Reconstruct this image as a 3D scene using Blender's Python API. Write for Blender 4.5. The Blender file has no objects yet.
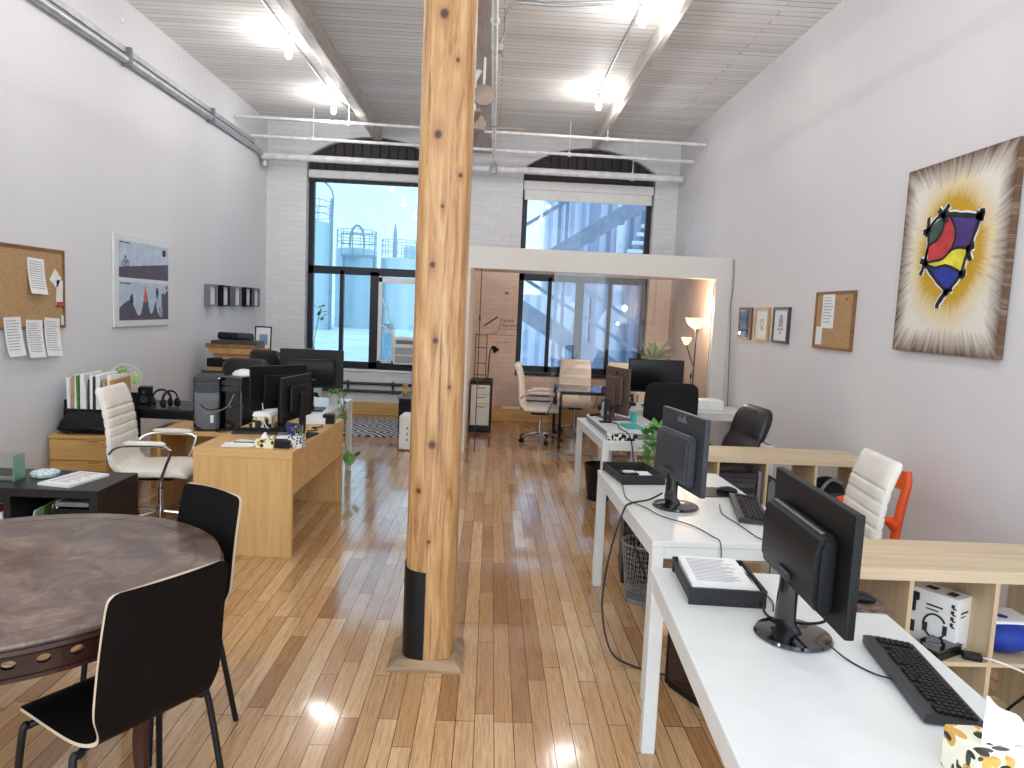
import bpy, bmesh, math, random
from mathutils import Vector, Matrix
random.seed(7)
PI = math.pi
S = bpy.context.scene
COL = S.collection.objects
S.view_settings.view_transform = 'Standard'
S.view_settings.look = 'None'
S.view_settings.gamma = 1.0
S.view_settings.use_curve_mapping = False
S.view_settings.exposure = 0.22

# ------------------------------------------------------------------ helpers
def lin(c):
    def f(v):
        v = v / 255.0
        return v / 12.92 if v <= 0.04045 else ((v + 0.055) / 1.055) ** 2.4
    return (f(c[0]), f(c[1]), f(c[2]), 1.0)

class NT:
    def __init__(s, name):
        s.m = bpy.data.materials.new(name); s.m.use_nodes = True
        s.n = s.m.node_tree.nodes; s.l = s.m.node_tree.links
        s.p = s.n['Principled BSDF']; s.o = s.n['Material Output']
    def new(s, t, **kw):
        n = s.n.new(t)
        for k, v in kw.items(): setattr(n, k, v)
        return n
    def link(s, a, b): s.l.new(a, b)
    def math(s, op, a, b=None, c=None):
        n = s.new('ShaderNodeMath', operation=op)
        for i, v in enumerate((a, b, c)):
            if v is None: continue
            if isinstance(v, (int, float)): n.inputs[i].default_value = v
            else: s.link(v, n.inputs[i])
        return n.outputs[0]
    def coord(s, scale=(1, 1, 1), rot=(0, 0, 0), loc=(0, 0, 0)):
        t = s.new('ShaderNodeTexCoord'); m = s.new('ShaderNodeMapping')
        m.inputs['Scale'].default_value = scale; m.inputs['Rotation'].default_value = rot; m.inputs['Location'].default_value = loc
        s.link(t.outputs['Object'], m.inputs['Vector']); return m.outputs[0]
    def noise(s, vec, scale=5, detail=4, rough=.5, dist=0):
        n = s.new('ShaderNodeTexNoise'); n.inputs['Scale'].default_value = scale; n.inputs['Detail'].default_value = detail
        n.inputs['Roughness'].default_value = rough; n.inputs['Distortion'].default_value = dist
        s.link(vec, n.inputs['Vector']); return n.outputs['Fac']
    def ramp(s, fac, stops):
        r = s.new('ShaderNodeValToRGB'); e = r.color_ramp.elements
        while len(e) < len(stops): e.new(.5)
        for k, (p, c) in enumerate(stops):
            e[k].position = p; e[k].color = c if len(c) == 4 else lin(c)
        s.link(fac, r.inputs[0]); return r.outputs[0]
    def mix(s, fac, a, b, blend='MIX'):
        n = s.new('ShaderNodeMix', data_type='RGBA', blend_type=blend)
        for sock, v in ((n.inputs[0], fac), (n.inputs[6], a), (n.inputs[7], b)):
            if isinstance(v, (int, float)): sock.default_value = v
            elif isinstance(v, tuple): sock.default_value = v if len(v) == 4 else lin(v)
            else: s.link(v, sock)
        return n.outputs[2]
    def bump(s, h, strength=.3, dist=.01):
        b = s.new('ShaderNodeBump'); b.inputs['Strength'].default_value = strength; b.inputs['Distance'].default_value = dist
        s.link(h, b.inputs['Height']); s.link(b.outputs[0], s.p.inputs['Normal'])
    def col(s, c):
        if isinstance(c, tuple): s.p.inputs['Base Color'].default_value = lin(c)
        else: s.link(c, s.p.inputs['Base Color'])
    def set(s, rough=None, metal=None, spec=None, coat=None):
        for k, v in (('Roughness', rough), ('Metallic', metal), ('Specular IOR Level', spec), ('Coat Weight', coat)):
            if v is not None: s.p.inputs[k].default_value = v

def plain(name, c, rough=.5, metal=0, spec=.4, var=.06, vs=9.0, coat=0, bump=0, bs=200):
    t = NT(name); t.set(rough, metal, spec, coat)
    v = t.coord(); f = t.noise(v, vs, 3)
    d = tuple(max(0, x * (1 - var)) for x in c); e = tuple(min(255, x * (1 + var)) for x in c)
    t.col(t.ramp(f, [(.3, d), (.7, e)]))
    if bump: t.bump(t.noise(v, bs, 2), bump, .002)
    return t.m

def wood(name, a, b, axis=0, scale=6, stretch=14, rough=.45, spec=.4, bump=.05):
    t = NT(name); t.set(rough, 0, spec)
    sc = [stretch, stretch, stretch]; sc[axis] = 1.0
    v = t.coord(tuple(sc)); f = t.noise(v, scale * .5, 6, .6, .6)
    t.col(t.ramp(f, [(.36, a), (.64, b)])); t.bump(f, bump, .002)
    return t.m

def emit(name, c, strength):
    t = NT(name); t.col(c); t.p.inputs['Emission Color'].default_value = lin(c); t.p.inputs['Emission Strength'].default_value = strength
    return t.m

class B:
    """collects shapes into one mesh"""
    def __init__(s): s.bm = bmesh.new(); s.M = Matrix(); s.mi = 0
    def _fin(s, verts, faces):
        for v in verts: v.co = s.M @ v.co
        for f in faces: f.material_index = s.mi
    def box(s, x0, x1, y0, y1, z0, z1, bev=0, seg=2):
        c = [(x0, y0, z0), (x1, y0, z0), (x1, y1, z0), (x0, y1, z0), (x0, y0, z1), (x1, y0, z1), (x1, y1, z1), (x0, y1, z1)]
        v = [s.bm.verts.new(p) for p in c]
        fs = [s.bm.faces.new([v[i] for i in q]) for q in ((3, 2, 1, 0), (4, 5, 6, 7), (0, 1, 5, 4), (1, 2, 6, 5), (2, 3, 7, 6), (3, 0, 4, 7))]
        if bev:
            es = list({e for f in fs for e in f.edges})
            r = bmesh.ops.bevel(s.bm, geom=es + v, offset=bev, segments=seg, affect='EDGES', profile=.5)
            fs = list({f for vv in r['verts'] for f in vv.link_faces}); v = list({vv for f in fs for vv in f.verts})
        s._fin(v, fs); return s
    def cbox(s, cx, cy, cz, w, d, h, bev=0, seg=2):
        return s.box(cx - w / 2, cx + w / 2, cy - d / 2, cy + d / 2, cz - h / 2, cz + h / 2, bev, seg)
    def loft(s, rings, closed=True, cap=True):
        vs = [[s.bm.verts.new(p) for p in r] for r in rings]; fs = []
        n = len(rings[0])
        for a, b in zip(vs, vs[1:]):
            for i in range(n if closed else n - 1):
                j = (i + 1) % n
                try: fs.append(s.bm.faces.new((a[i], a[j], b[j], b[i])))
                except ValueError: pass
        if cap and closed:
            fs.append(s.bm.faces.new(list(reversed(vs[0])))); fs.append(s.bm.faces.new(vs[-1]))
        s._fin([v for r in vs for v in r], fs); return s
    def tube(s, pts, r, seg=8, cap=True, flat=1.0):
        pts = [Vector(p) for p in pts]; rings = []; n0 = None
        for i, p in enumerate(pts):
            d = ((pts[min(i + 1, len(pts) - 1)] - p).normalized() + (p - pts[max(i - 1, 0)]).normalized())
            if d.length < 1e-6: d = pts[min(i + 1, len(pts) - 1)] - pts[max(i - 1, 0)]
            d.normalize()
            if n0 is None:
                n0 = d.orthogonal().normalized() if abs(d.z) > .9 else d.cross(Vector((0, 0, 1))).normalized()
            n0 = (n0 - d * n0.dot(d)).normalized(); b = d.cross(n0)
            rr = r[i] if isinstance(r, (list, tuple)) else r
            rings.append([p + (n0 * math.cos(a) + b * math.sin(a) * flat) * rr for a in [2 * PI * k / seg for k in range(seg)]])
        return s.loft(rings, True, cap)
    def lathe(s, prof, cx=0, cy=0, seg=24, cap=True):
        return s.loft([[(cx + r * math.cos(2 * PI * k / seg), cy + r * math.sin(2 * PI * k / seg), z) for k in range(seg)] for r, z in prof], True, cap)
    def prism(s, pts, lo, hi, plane='xy'):
        def m(u, v, w): return (u, v, w) if plane == 'xy' else (u, w, v) if plane == 'xz' else (w, u, v)
        rings = [[m(u, v, lo) for u, v in pts], [m(u, v, hi) for u, v in pts]]
        return s.loft(rings)
    def quad(s, *p):
        v = [s.bm.verts.new(q) for q in p]; f = s.bm.faces.new(v); s._fin(v, [f]); return s
    def grid(s, f, nu, nv, thick=None):
        """a sheet f(u, v); thick gives it a second side"""
        P = [[Vector(f(i / nu, j / nv)) for j in range(nv + 1)] for i in range(nu + 1)]
        def nrm(i, j):
            a = P[min(i + 1, nu)][j] - P[max(i - 1, 0)][j]; b = P[i][min(j + 1, nv)] - P[i][max(j - 1, 0)]
            return a.cross(b).normalized()
        V = [[s.bm.verts.new(P[i][j]) for j in range(nv + 1)] for i in range(nu + 1)]
        fs = []; mi = s.mi
        for i in range(nu):
            for j in range(nv): fs.append(s.bm.faces.new((V[i][j], V[i + 1][j], V[i + 1][j + 1], V[i][j + 1])))
        al = [v for r in V for v in r]; s._fin(al, fs)
        if thick:
            W = [[s.bm.verts.new(P[i][j] - nrm(i, j) * thick) for j in range(nv + 1)] for i in range(nu + 1)]
            g = [s.bm.faces.new((W[i][j], W[i][j + 1], W[i + 1][j + 1], W[i + 1][j])) for i in range(nu) for j in range(nv)]
            s._fin([v for r in W for v in r], g)
            e = []
            for i in range(nu):
                e.append(s.bm.faces.new((V[i + 1][0], V[i][0], W[i][0], W[i + 1][0]))); e.append(s.bm.faces.new((V[i][nv], V[i + 1][nv], W[i + 1][nv], W[i][nv])))
            for j in range(nv):
                e.append(s.bm.faces.new((V[0][j], V[0][j + 1], W[0][j + 1], W[0][j]))); e.append(s.bm.faces.new((V[nu][j + 1], V[nu][j], W[nu][j], W[nu][j + 1])))
            for q in e: q.material_index = getattr(s, 'edge', mi)
        return s
    def ico(s, c, r, sub=2, sc=(1, 1, 1)):
        g = bmesh.ops.create_icosphere(s.bm, subdivisions=sub, radius=r)
        for v in g['verts']: v.co = Vector((v.co.x * sc[0] + c[0], v.co.y * sc[1] + c[1], v.co.z * sc[2] + c[2]))
        s._fin(g['verts'], list({f for v in g['verts'] for f in v.link_faces})); return s
    def out(s, name, mats, par=None, smooth=False, loc=None, rz=0):
        bmesh.ops.recalc_face_normals(s.bm, faces=s.bm.faces)
        me = bpy.data.meshes.new(name); s.bm.to_mesh(me); s.bm.free()
        for m in (mats if isinstance(mats, (list, tuple)) else [mats]): me.materials.append(m)
        o = bpy.data.objects.new(name, me); COL.link(o)
        if par is not None: o.parent = par
        if loc is not None: o.location = loc
        o.rotation_euler = (0, 0, rz)
        if smooth:
            for p in me.polygons: p.use_smooth = True
            if smooth != 'all':
                try: me.set_sharp_from_angle(angle=math.radians(40))
                except Exception: pass
        return o

def catmull(pts, n=6):
    P = [Vector(p) for p in pts]; out = []
    for i in range(len(P) - 1):
        a, b, c, d = P[max(i - 1, 0)], P[i], P[i + 1], P[min(i + 2, len(P) - 1)]
        for k in range(n):
            t = k / n
            out.append(.5 * ((2 * b) + (c - a) * t + (2 * a - 5 * b + 4 * c - d) * t * t + (3 * b - a - 3 * c + d) * t ** 3))
    out.append(P[-1]); return out

def tag(o, label, cat, group=None, kind=None):
    if label: o['label'] = label
    if cat: o['category'] = cat
    if group: o['group'] = group
    if kind: o['kind'] = kind
    return o
def thing(name, label, cat, loc=(0, 0, 0), rz=0, group=None):
    o = bpy.data.objects.new(name, None); COL.link(o); o.empty_display_size = .1
    o.location = loc; o.rotation_euler = (0, 0, rz)
    return tag(o, label, cat, group)
def struct(o): o['kind'] = 'structure'; return o
def dup(src, label, loc, rz, group=None):
    def cp(o, p):
        c = o.copy(); COL.link(c)
        if p is not None: c.parent = p
        for ch in list(o.children): cp(ch, c)
        return c
    r = cp(src, None); r.location = loc; r.rotation_euler = (0, 0, rz); r['label'] = label
    if group: r['group'] = group
    return r
R = math.radians

# ------------------------------------------------------------------ room numbers
XL, XR, YB, ZC = -3.5, 2.8, 11.3, 4.40
YF = -.9

# ------------------------------------------------------------------ materials
def m_floor():
    t = NT('maple_strip_floor')
    v = t.coord(rot=(0, 0, PI / 2))
    b = t.new('ShaderNodeTexBrick'); t.link(v, b.inputs['Vector'])
    b.inputs['Scale'].default_value = 1; b.inputs['Brick Width'].default_value = .95; b.inputs['Row Height'].default_value = .08
    b.inputs['Mortar Size'].default_value = .0017; b.inputs['Mortar Smooth'].default_value = .1; b.offset = .37; b.offset_frequency = 3; b.squash = .7; b.squash_frequency = 4
    b.inputs['Color1'].default_value = (0, 0, 0, 1); b.inputs['Color2'].default_value = (1, 1, 1, 1); b.inputs['Mortar'].default_value = (.5, .5, .5, 1); b.inputs['Bias'].default_value = 0
    base = t.ramp(b.outputs['Color'], [(0, (160, 116, 76)), (.15, (186, 142, 98)), (.5, (201, 160, 114)), (.85, (211, 173, 130)), (1, (221, 187, 146))])
    g = t.noise(t.coord((28, 1.6, 1)), 3, 6, .65, 1.2)
    grain = t.ramp(g, [(.3, (186, 164, 140)), (.55, (248, 245, 240)), (.75, (255, 255, 255))])
    c = t.mix(.75, base, grain, 'MULTIPLY')
    w = t.noise(t.coord((1, .35, 1)), 1.1, 5, .6)
    c = t.mix(t.math('MULTIPLY', t.ramp(w, [(.5, (0, 0, 0)), (.75, (255, 255, 255))]), .38), c, (160, 106, 60))
    st = t.noise(t.coord((6, 1, 1)), 4, 4, .7)
    c = t.mix(t.ramp(st, [(.70, (0, 0, 0)), (.78, (160, 160, 160))]), c, (70, 40, 22))
    c = t.mix(b.outputs['Fac'], c, (74, 46, 26))
    t.col(c); t.set(.3, 0, .5, .45); t.p.inputs['Coat Roughness'].default_value = .22
    rr = t.ramp(t.noise(t.coord(), 2.2, 4), [(.3, (56, 56, 56)), (.7, (92, 92, 92))])
    t.link(rr, t.p.inputs['Roughness'])
    h = t.math('SUBTRACT', t.math('MULTIPLY', g, .25), b.outputs['Fac'])
    t.bump(h, .35, .002)
    return t.m
def m_brick(name, c, d):
    t = NT(name); t.set(.6, 0, .3)
    v = t.coord(rot=(PI / 2, 0, 0))
    b = t.new('ShaderNodeTexBrick'); t.link(v, b.inputs['Vector']); b.inputs['Scale'].default_value = 1
    b.inputs['Brick Width'].default_value = .22; b.inputs['Row Height'].default_value = .075; b.inputs['Mortar Size'].default_value = .006; b.inputs['Mortar Smooth'].default_value = .4
    b.inputs['Color1'].default_value = lin(c); b.inputs['Color2'].default_value = lin(tuple(x * .97 for x in c)); b.inputs['Mortar'].default_value = lin(d)
    n = t.noise(t.coord(), 3, 5); sp = t.noise(t.coord(), 14, 4)
    cc = t.mix(t.ramp(sp, [(.66, (0, 0, 0)), (.74, (120, 120, 120))]), b.outputs['Color'], (168, 158, 148))
    t.col(t.mix(t.ramp(n, [(.35, (0, 0, 0)), (.75, (110, 110, 110))]), cc, tuple(x * .9 for x in c)))
    t.bump(t.math('ADD', t.math('MULTIPLY', b.outputs['Fac'], -1), t.math('MULTIPLY', sp, .8)), .4, .005)
    return t.m
def m_ceiling():
    t = NT('whitewashed_ceiling_boards'); t.set(.6, 0, .3)
    b = t.new('ShaderNodeTexBrick'); t.link(t.coord(), b.inputs['Vector']); b.inputs['Scale'].default_value = 1
    b.inputs['Brick Width'].default_value = 4.2; b.inputs['Row Height'].default_value = .098; b.inputs['Mortar Size'].default_value = .004; b.offset = .43; b.inputs['Mortar Smooth'].default_value = .2
    b.inputs['Color1'].default_value = (0, 0, 0, 1); b.inputs['Color2'].default_value = (1, 1, 1, 1); b.inputs['Mortar'].default_value = (.5, .5, .5, 1)
    base = t.ramp(b.outputs['Color'], [(0, (230, 227, 222)), (.5, (240, 238, 235)), (1, (247, 246, 244))])
    g = t.noise(t.coord((1.2, 22, 1)), 4, 6, .7)
    c = t.mix(t.ramp(g, [(.5, (0, 0, 0)), (.78, (150, 150, 150))]), base, (212, 200, 184))
    gap = t.math('MULTIPLY', b.outputs['Fac'], t.ramp(t.noise(t.coord((.5, 9, 1)), 2, 2), [(.3, (70, 70, 70)), (.6, (255, 255, 255))]))
    t.col(t.mix(gap, c, (112, 100, 90)))
    t.bump(t.math('SUBTRACT', t.math('MULTIPLY', g, .4), b.outputs['Fac']), .6, .006)
    return t.m
def m_post():
    t = NT('old_pine_post'); t.set(.42, 0, .45)
    v = t.coord((9, 9, .7)); g = t.noise(v, 3, 7, .65, .8)
    fine = t.noise(t.coord((60, 60, 1.5)), 4, 4)
    c = t.ramp(g, [(.35, (136, 90, 50)), (.45, (178, 132, 84)), (.54, (196, 152, 102)), (.66, (212, 174, 126))])
    c = t.mix(t.math('MULTIPLY', fine, .5), c, (170, 126, 86), 'MIX')
    tc = t.new('ShaderNodeTexCoord'); sx = t.new('ShaderNodeSeparateXYZ'); t.link(tc.outputs['Object'], sx.inputs[0])
    for (kx, kz, s) in ((-.02, 2.98, 1.5), (-.03, 2.47, 1.35), (.045, 2.79, .7), (.0, 2.16, .6), (-.035, 1.90, 1.0), (-.01, 1.56, 1.0), (-.01, 1.08, 1.35), (-.065, .86, .9), (.075, 2.30, .7), (.06, 1.35, .6), (-.07, 3.6, 1.0), (.03, 3.4, .9), (-.01, .62, .6)):
        dx = t.math('ADD', sx.outputs['X'], -kx); dz = t.math('ADD', sx.outputs['Z'], -kz)
        q = t.math('SQRT', t.math('ADD', t.math('MULTIPLY', t.math('MULTIPLY', dx, dx), 1.0), t.math('MULTIPLY', t.math('MULTIPLY', dz, dz), .16)))
        q = t.math('ADD', q, t.math('MULTIPLY', t.math('ADD', g, -.5), .012))
        q2 = t.math('SQRT', t.math('ADD', t.math('MULTIPLY', dx, dx), t.math('MULTIPLY', t.math('MULTIPLY', dz, dz), .8)))
        front = t.math('LESS_THAN', sx.outputs['Y'], 0.0)
        c = t.mix(t.math('MULTIPLY', front, t.ramp(q, [(.006 * s, (200, 200, 200)), (.034 * s, (0, 0, 0))])), c, (138, 84, 42))
        c = t.mix(t.math('MULTIPLY', front, t.ramp(q2, [(.008 * s, (245, 245, 245)), (.017 * s, (0, 0, 0))])), c, (56, 30, 16))
    ck = t.noise(t.coord((13, 13, .35)), 2.3, 5, .7)
    c = t.mix(t.ramp(ck, [(.60, (0, 0, 0)), (.64, (220, 220, 220))]), c, (104, 64, 34))
    t.col(c); t.bump(t.math('SUBTRACT', g, t.math('MULTIPLY', ck, .5)), .25, .004)
    return t.m
def m_wallpaint(name, c):
    t = NT(name); t.set(.55, 0, .25)
    n = t.noise(t.coord(), .9, 4); k = t.noise(t.coord(), 22, 3)
    cc = t.ramp(n, [(.3, tuple(x * .975 for x in c)), (.7, c)])
    t.col(cc); t.bump(k, .06, .004); return t.m
def m_tabletop():
    t = NT('burl_laminate'); t.set(.3, 0, .5, .2)
    v = t.coord(); n = t.noise(v, 6.5, 8, .75, .7); k = t.noise(t.coord((1, 1.6, 1)), 34, 6, .75, .5)
    c = t.ramp(n, [(.3, (62, 48, 44)), (.45, (92, 72, 65)), (.55, (118, 96, 84)), (.68, (146, 124, 108))])
    t.col(t.mix(t.ramp(k, [(.4, (0, 0, 0)), (.7, (130, 130, 130))]), c, (80, 52, 44))); return t.m
def m_glass(name, tint, gloss=.06):
    t = NT(name); t.n.remove(t.p)
    a = t.new('ShaderNodeBsdfTransparent'); a.inputs[0].default_value = tint
    g = t.new('ShaderNodeBsdfGlossy'); g.inputs['Roughness'].default_value = .02
    f = t.new('ShaderNodeFresnel'); f.inputs[0].default_value = 1.4
    mx = t.new('ShaderNodeMixShader'); t.link(t.math('ADD', t.math('MULTIPLY', f.outputs[0], .8), gloss * .3), mx.inputs[0])
    t.link(a.outputs[0], mx.inputs[1]); t.link(g.outputs[0], mx.inputs[2]); t.link(mx.outputs[0], t.o.inputs[0])
    return t.m
def m_siding(name, c, d, w=.16):
    t = NT(name); t.set(.5, 0, .4)
    wv = t.new('ShaderNodeTexWave', bands_direction='X'); wv.inputs['Scale'].default_value = .314 / w; wv.inputs['Distortion'].default_value = 0
    t.link(t.coord(), wv.inputs['Vector'])
    t.col(t.ramp(wv.outputs['Fac'], [(.2, d), (.5, c)])); t.bump(wv.outputs['Fac'], .8, .02); return t.m
def m_cork():
    t = NT('cork'); t.set(.8, 0, .1); v = t.coord()
    n = t.noise(v, 120, 3, .7); k = t.noise(v, 6, 3)
    t.col(t.mix(t.math('MULTIPLY', k, .5), t.ramp(n, [(.35, (160, 126, 88)), (.5, (186, 152, 112)), (.65, (204, 172, 132))]), (184, 150, 110))); t.bump(n, .3, .002); return t.m
def m_pattern(name, bg, spots, scale=28):
    """scattered leaves on a printed carton"""
    t = NT(name); t.set(.5, 0, .3); c = bg
    for k, (sc, col, th) in enumerate(spots):
        vo = t.new('ShaderNodeTexVoronoi'); vo.inputs['Scale'].default_value = scale; 
        t.link(t.coord(sc, (.5 + k * .9, .6 + k, .7 * k), (k * 3.1, k, k * 2)), vo.inputs['Vector'])
        c = t.mix(t.math('LESS_THAN', vo.outputs['Distance'], th), c, col)
    t.col(c); return t.m
def m_rug():
    t = NT('diamond_rug'); t.set(.9, 0, .1)
    tc = t.new('ShaderNodeTexCoord'); sx = t.new('ShaderNodeSeparateXYZ'); t.link(tc.outputs['Object'], sx.inputs[0])
    # concentric lozenges in a lattice
    def tri(v, p): return t.math('PINGPONG', v, p)
    a = t.math('ADD', tri(sx.outputs['X'], .30), t.math('MULTIPLY', tri(sx.outputs['Y'], .45), .667))
    f = t.math('GREATER_THAN', t.math('FRACT', t.math('MULTIPLY', a, 10.5)), .5)
    t.col(t.mix(f, (40, 44, 56), (214, 214, 216))); t.bump(t.noise(t.coord(), 300, 2), .3, .003); return t.m

M = dict(
    floor=m_floor(), brick=m_brick('white_painted_brick', (236, 236, 238), (224, 223, 224)), ceil=m_ceiling(), post=m_post(),
    wall=m_wallpaint('white_wall_paint', (229, 229, 232)), wall_r=m_wallpaint('warm_white_wall_paint', (228, 226, 228)),
    part=m_wallpaint('partition_paint', (232, 226, 220)), warm=m_wallpaint('alcove_wall_lamp_tint', (226, 206, 190)),  # alcove plaster has the warm lamp light mixed into its colour
    alc=m_brick('alcove_brick_lamp_tint', (226, 208, 196), (212, 192, 178)),  # the white brick again, with warm lamplight tinted into its colour
    beam=wood('whitewashed_beam', (194, 184, 174), (228, 223, 218), 1, 5, 12), beamc=wood('grey_beam', (176, 160, 150), (200, 188, 180), 1, 5, 12),
    pipe=plain('white_pipe_paint', (232, 232, 232), .4), steel=plain('galvanised_steel', (186, 188, 190), .4, .6), chrome=plain('chrome', (205, 205, 208), .15, 1.0, var=.02),
    black=plain('black_plastic', (17, 17, 19), .42, 0, .3, var=.12), gloss=plain('gloss_black_plastic', (14, 14, 16), .12, 0, .6, var=.05, coat=.6), screen=plain('dark_screen', (12, 12, 15), .18, 0, .5, var=.02),
    keycase=plain('keyboard_case', (46, 48, 52), .4), brown=plain('brown_plastic', (88, 70, 64), .4), dgrey=plain('charcoal_plastic', (58, 60, 66), .45), grey=plain('mid_grey_plastic', (124, 126, 132), .45), fab=plain('black_fabric', (24, 24, 27), .85, var=.2, vs=60, bump=.3),
    leather=plain('black_leather', (28, 28, 32), .34, 0, .5, var=.2, vs=14, bump=.12, bs=160), ply=plain('black_stained_plywood', (11, 8, 9), .6, 0, .15, var=.2), plyedge=plain('pale_plywood_edge', (196, 176, 152), .5),
    white=plain('white_lacquer', (223, 225, 224), .3, var=.012), whitemat=plain('white_satin', (238, 237, 234), .5, var=.02), wleather=plain('white_leather', (236, 230, 220), .38, 0, .45, var=.03, bump=.05, bs=120),
    birch=wood('birch_veneer', (200, 178, 146), (216, 197, 168), 0, 3, 16, .5), birchv=wood('birch_veneer_upright', (196, 172, 138), (212, 191, 160), 2, 3, 16, .5),
    beech=wood('beech_veneer', (204, 160, 100), (218, 178, 120), 0, 3, 12, .45), beechv=wood('beech_veneer_upright', (202, 158, 98), (216, 176, 118), 2, 3, 12, .45),
    oak=wood('oak_drawer_front', (196, 146, 82), (212, 166, 102), 0, 4, 14, .45), table=m_tabletop(), dwood=wood('dark_mahogany', (44, 22, 18), (70, 36, 28), 2, 4, 10, .35), rim=wood('mahogany_rim', (40, 22, 18), (66, 38, 28), 0, 3, 4, .35),
    blackw=plain('black_brown_laminate', (32, 27, 28), .35, var=.15), paper=plain('white_paper', (240, 240, 240), .7, var=.015), ink=plain('printed_ink', (168, 168, 174), .8), inkd=plain('dark_ink', (52, 52, 56), .8), kraft=plain('kraft_cardboard', (190, 148, 100), .7, var=.08), kraftd=plain('brown_cardboard', (150, 108, 66), .7, var=.1),
    cork=m_cork(), frame_oak=wood('cork_board_frame', (120, 80, 46), (150, 104, 62), 0, 5, 10), alu=plain('brushed_frame', (134, 136, 144), .35, .5), dark=plain('window_frame_black', (34, 36, 44), .4), green=plain('leaf_green', (86, 138, 66), .5, var=.25, vs=14), sage=plain('agave_leaf', (134, 152, 116), .5, var=.2, vs=10), stem=plain('plant_stem', (90, 108, 62), .6), terra=plain('white_pot', (214, 212, 206), .5), soil=plain('soil', (54, 40, 30), .9),
    orange=plain('orange_plastic', (232, 92, 36), .35, var=.03), blue=plain('blue_cloth', (30, 58, 156), .6), teal=plain('teal_card', (64, 168, 168), .5), cable=plain('black_cable', (22, 22, 24), .45), wcable=plain('white_cable', (228, 226, 222), .45), red=plain('red_label', (176, 78, 60), .5),
    rug=m_rug(), mesh=plain('silver_wire_mesh', (168, 166, 166), .4, .7), slate=plain('corrugated_shutter', (58, 52, 58), .6), wicker=plain('black_wicker', (34, 32, 33), .55, var=.35, vs=140, bump=.8, bs=180),
    paneL=m_glass('window_glass', (.545, .665, .73, 1), .05), paneR=m_glass('window_glass_grey', (.585, .67, .745, 1), .05), clear=m_glass('partition_glass', (.90, .91, .93, 1), .12), tabglass=m_glass('table_glass', (.50, .56, .66, 1), .3), greenglass=m_glass('edge_glass', (.90, .96, .93, 1), .08),
    tank=m_siding('tank_steel', (196, 214, 222), (186, 206, 216), .9), rail=plain('rail_steel', (150, 166, 178), .5), siding=m_siding('grey_siding', (198, 204, 220), (150, 158, 180), .28), siding2=m_siding('pale_siding', (226, 232, 244), (192, 200, 218), .3), stairs=plain('painted_steel_stair', (150, 158, 176), .5), roof=plain('pale_roof_membrane', (226, 234, 238), .7, var=.06, vs=.6), duct=plain('pale_duct', (222, 228, 236), .45),
    taupe=plain('taupe_plastic', (168, 150, 138), .5), bulb=emit('lit_bulb', (255, 250, 240), 14.0), warmbulb=emit('lit_lamp_glass', (255, 218, 150), 2.2), tissue=plain('tissue_paper', (244, 244, 246), .8, var=.01),
    leafbox=m_pattern('leaf_print_carton', (240, 236, 214), [((1, .5, .5), (214, 164, 84), .40), ((.45, 1, .5), (66, 68, 58), .34), ((.6, .5, 1), (40, 42, 40), .26)], 34), leafbox2=m_pattern('yellow_leaf_carton', (238, 230, 196), [((1, .5, .5), (190, 160, 70), .4), ((.5, 1, .5), (60, 54, 50), .34)], 42), mono=m_pattern('black_leaf_print', (226, 226, 220), [((1, .4, .5), (30, 30, 32), .46), ((.45, 1, .5), (24, 24, 26), .40)], 46), lattice=m_pattern('lattice_print', (222, 222, 220), [((1, 1, 1), (40, 40, 44), .42)], 60),
)

# ------------------------------------------------------------------ camera
cam = bpy.data.cameras.new('camera'); co = bpy.data.objects.new('camera', cam); COL.link(co)
cam.sensor_width = 36.0; cam.lens = 720.0 / 1024.0 * 36.0; cam.clip_start = .02; cam.clip_end = 400
rx, ry, rz_ = (0.99859911, -0.02762167, 0.04513151), (-0.04209101, 0.1022002, 0.99387296), (-0.03206488, -0.99438029, 0.1008944)
co.matrix_world = Matrix(((rx[0], ry[0], rz_[0], 0), (rx[1], ry[1], rz_[1], 0), (rx[2], ry[2], rz_[2], 1.71), (0, 0, 0, 1)))
S.camera = co

# ------------------------------------------------------------------ light
w = bpy.data.worlds.new('overcast_sky'); S.world = w; w.use_nodes = True
bg = w.node_tree.nodes['Background']; bg.inputs[0].default_value = (.80, .91, 1.0, 1); bg.inputs[1].default_value = 2.75

# ================================================================== THE SETTING
struct(B().box(XL - .2, XR + .2, YF, YB + .4, -.12, 0).out('floor', M['floor']))
struct(B().box(XL - .2, XR + .2, YF, YB + .4, ZC, ZC + .15).out('ceiling', M['ceil']))
struct(B().box(XL - .2, XL, YF, YB + .4, 0, ZC).out('wall_left', M['wall']))
struct(B().box(XR, XR + .2, YF, YB + .4, 0, ZC).out('wall_right', M['wall_r']))

W1, W2 = (-2.90, -.86), (.40, 2.44)
SILL, SPR, PEAK = .70, 3.90, 4.24
def arch(x0, x1, n=20):
    c = (x1 - x0) / 2; h = PEAK - SPR; r = (c * c + h * h) / (2 * h); a = math.asin(c / r); xm = (x0 + x1) / 2
    return [(xm + r * math.sin(-a + 2 * a * k / n), PEAK - r + r * math.cos(-a + 2 * a * k / n)) for k in range(n + 1)]
b = B()
AX = -.27
b.box(XL, W1[0], YB, YB + .35, 0, ZC); b.box(W1[1], AX, YB, YB + .35, 0, ZC); b.box(AX, W2[0], YB, YB + .35, 2.3, ZC); b.box(W2[1], XR, YB, YB + .35, 2.3, ZC)
b.box(W1[0], W1[1], YB, YB + .35, 0, SILL)
for x0, x1 in (W1, W2):
    A = arch(x0, x1)
    for (xa, za), (xb, zb) in zip(A, A[1:]):
        b.prism([(xa, za), (xb, zb), (xb, ZC), (xa, ZC)], YB, YB + .35, 'xz')
b.mi = 1
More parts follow.
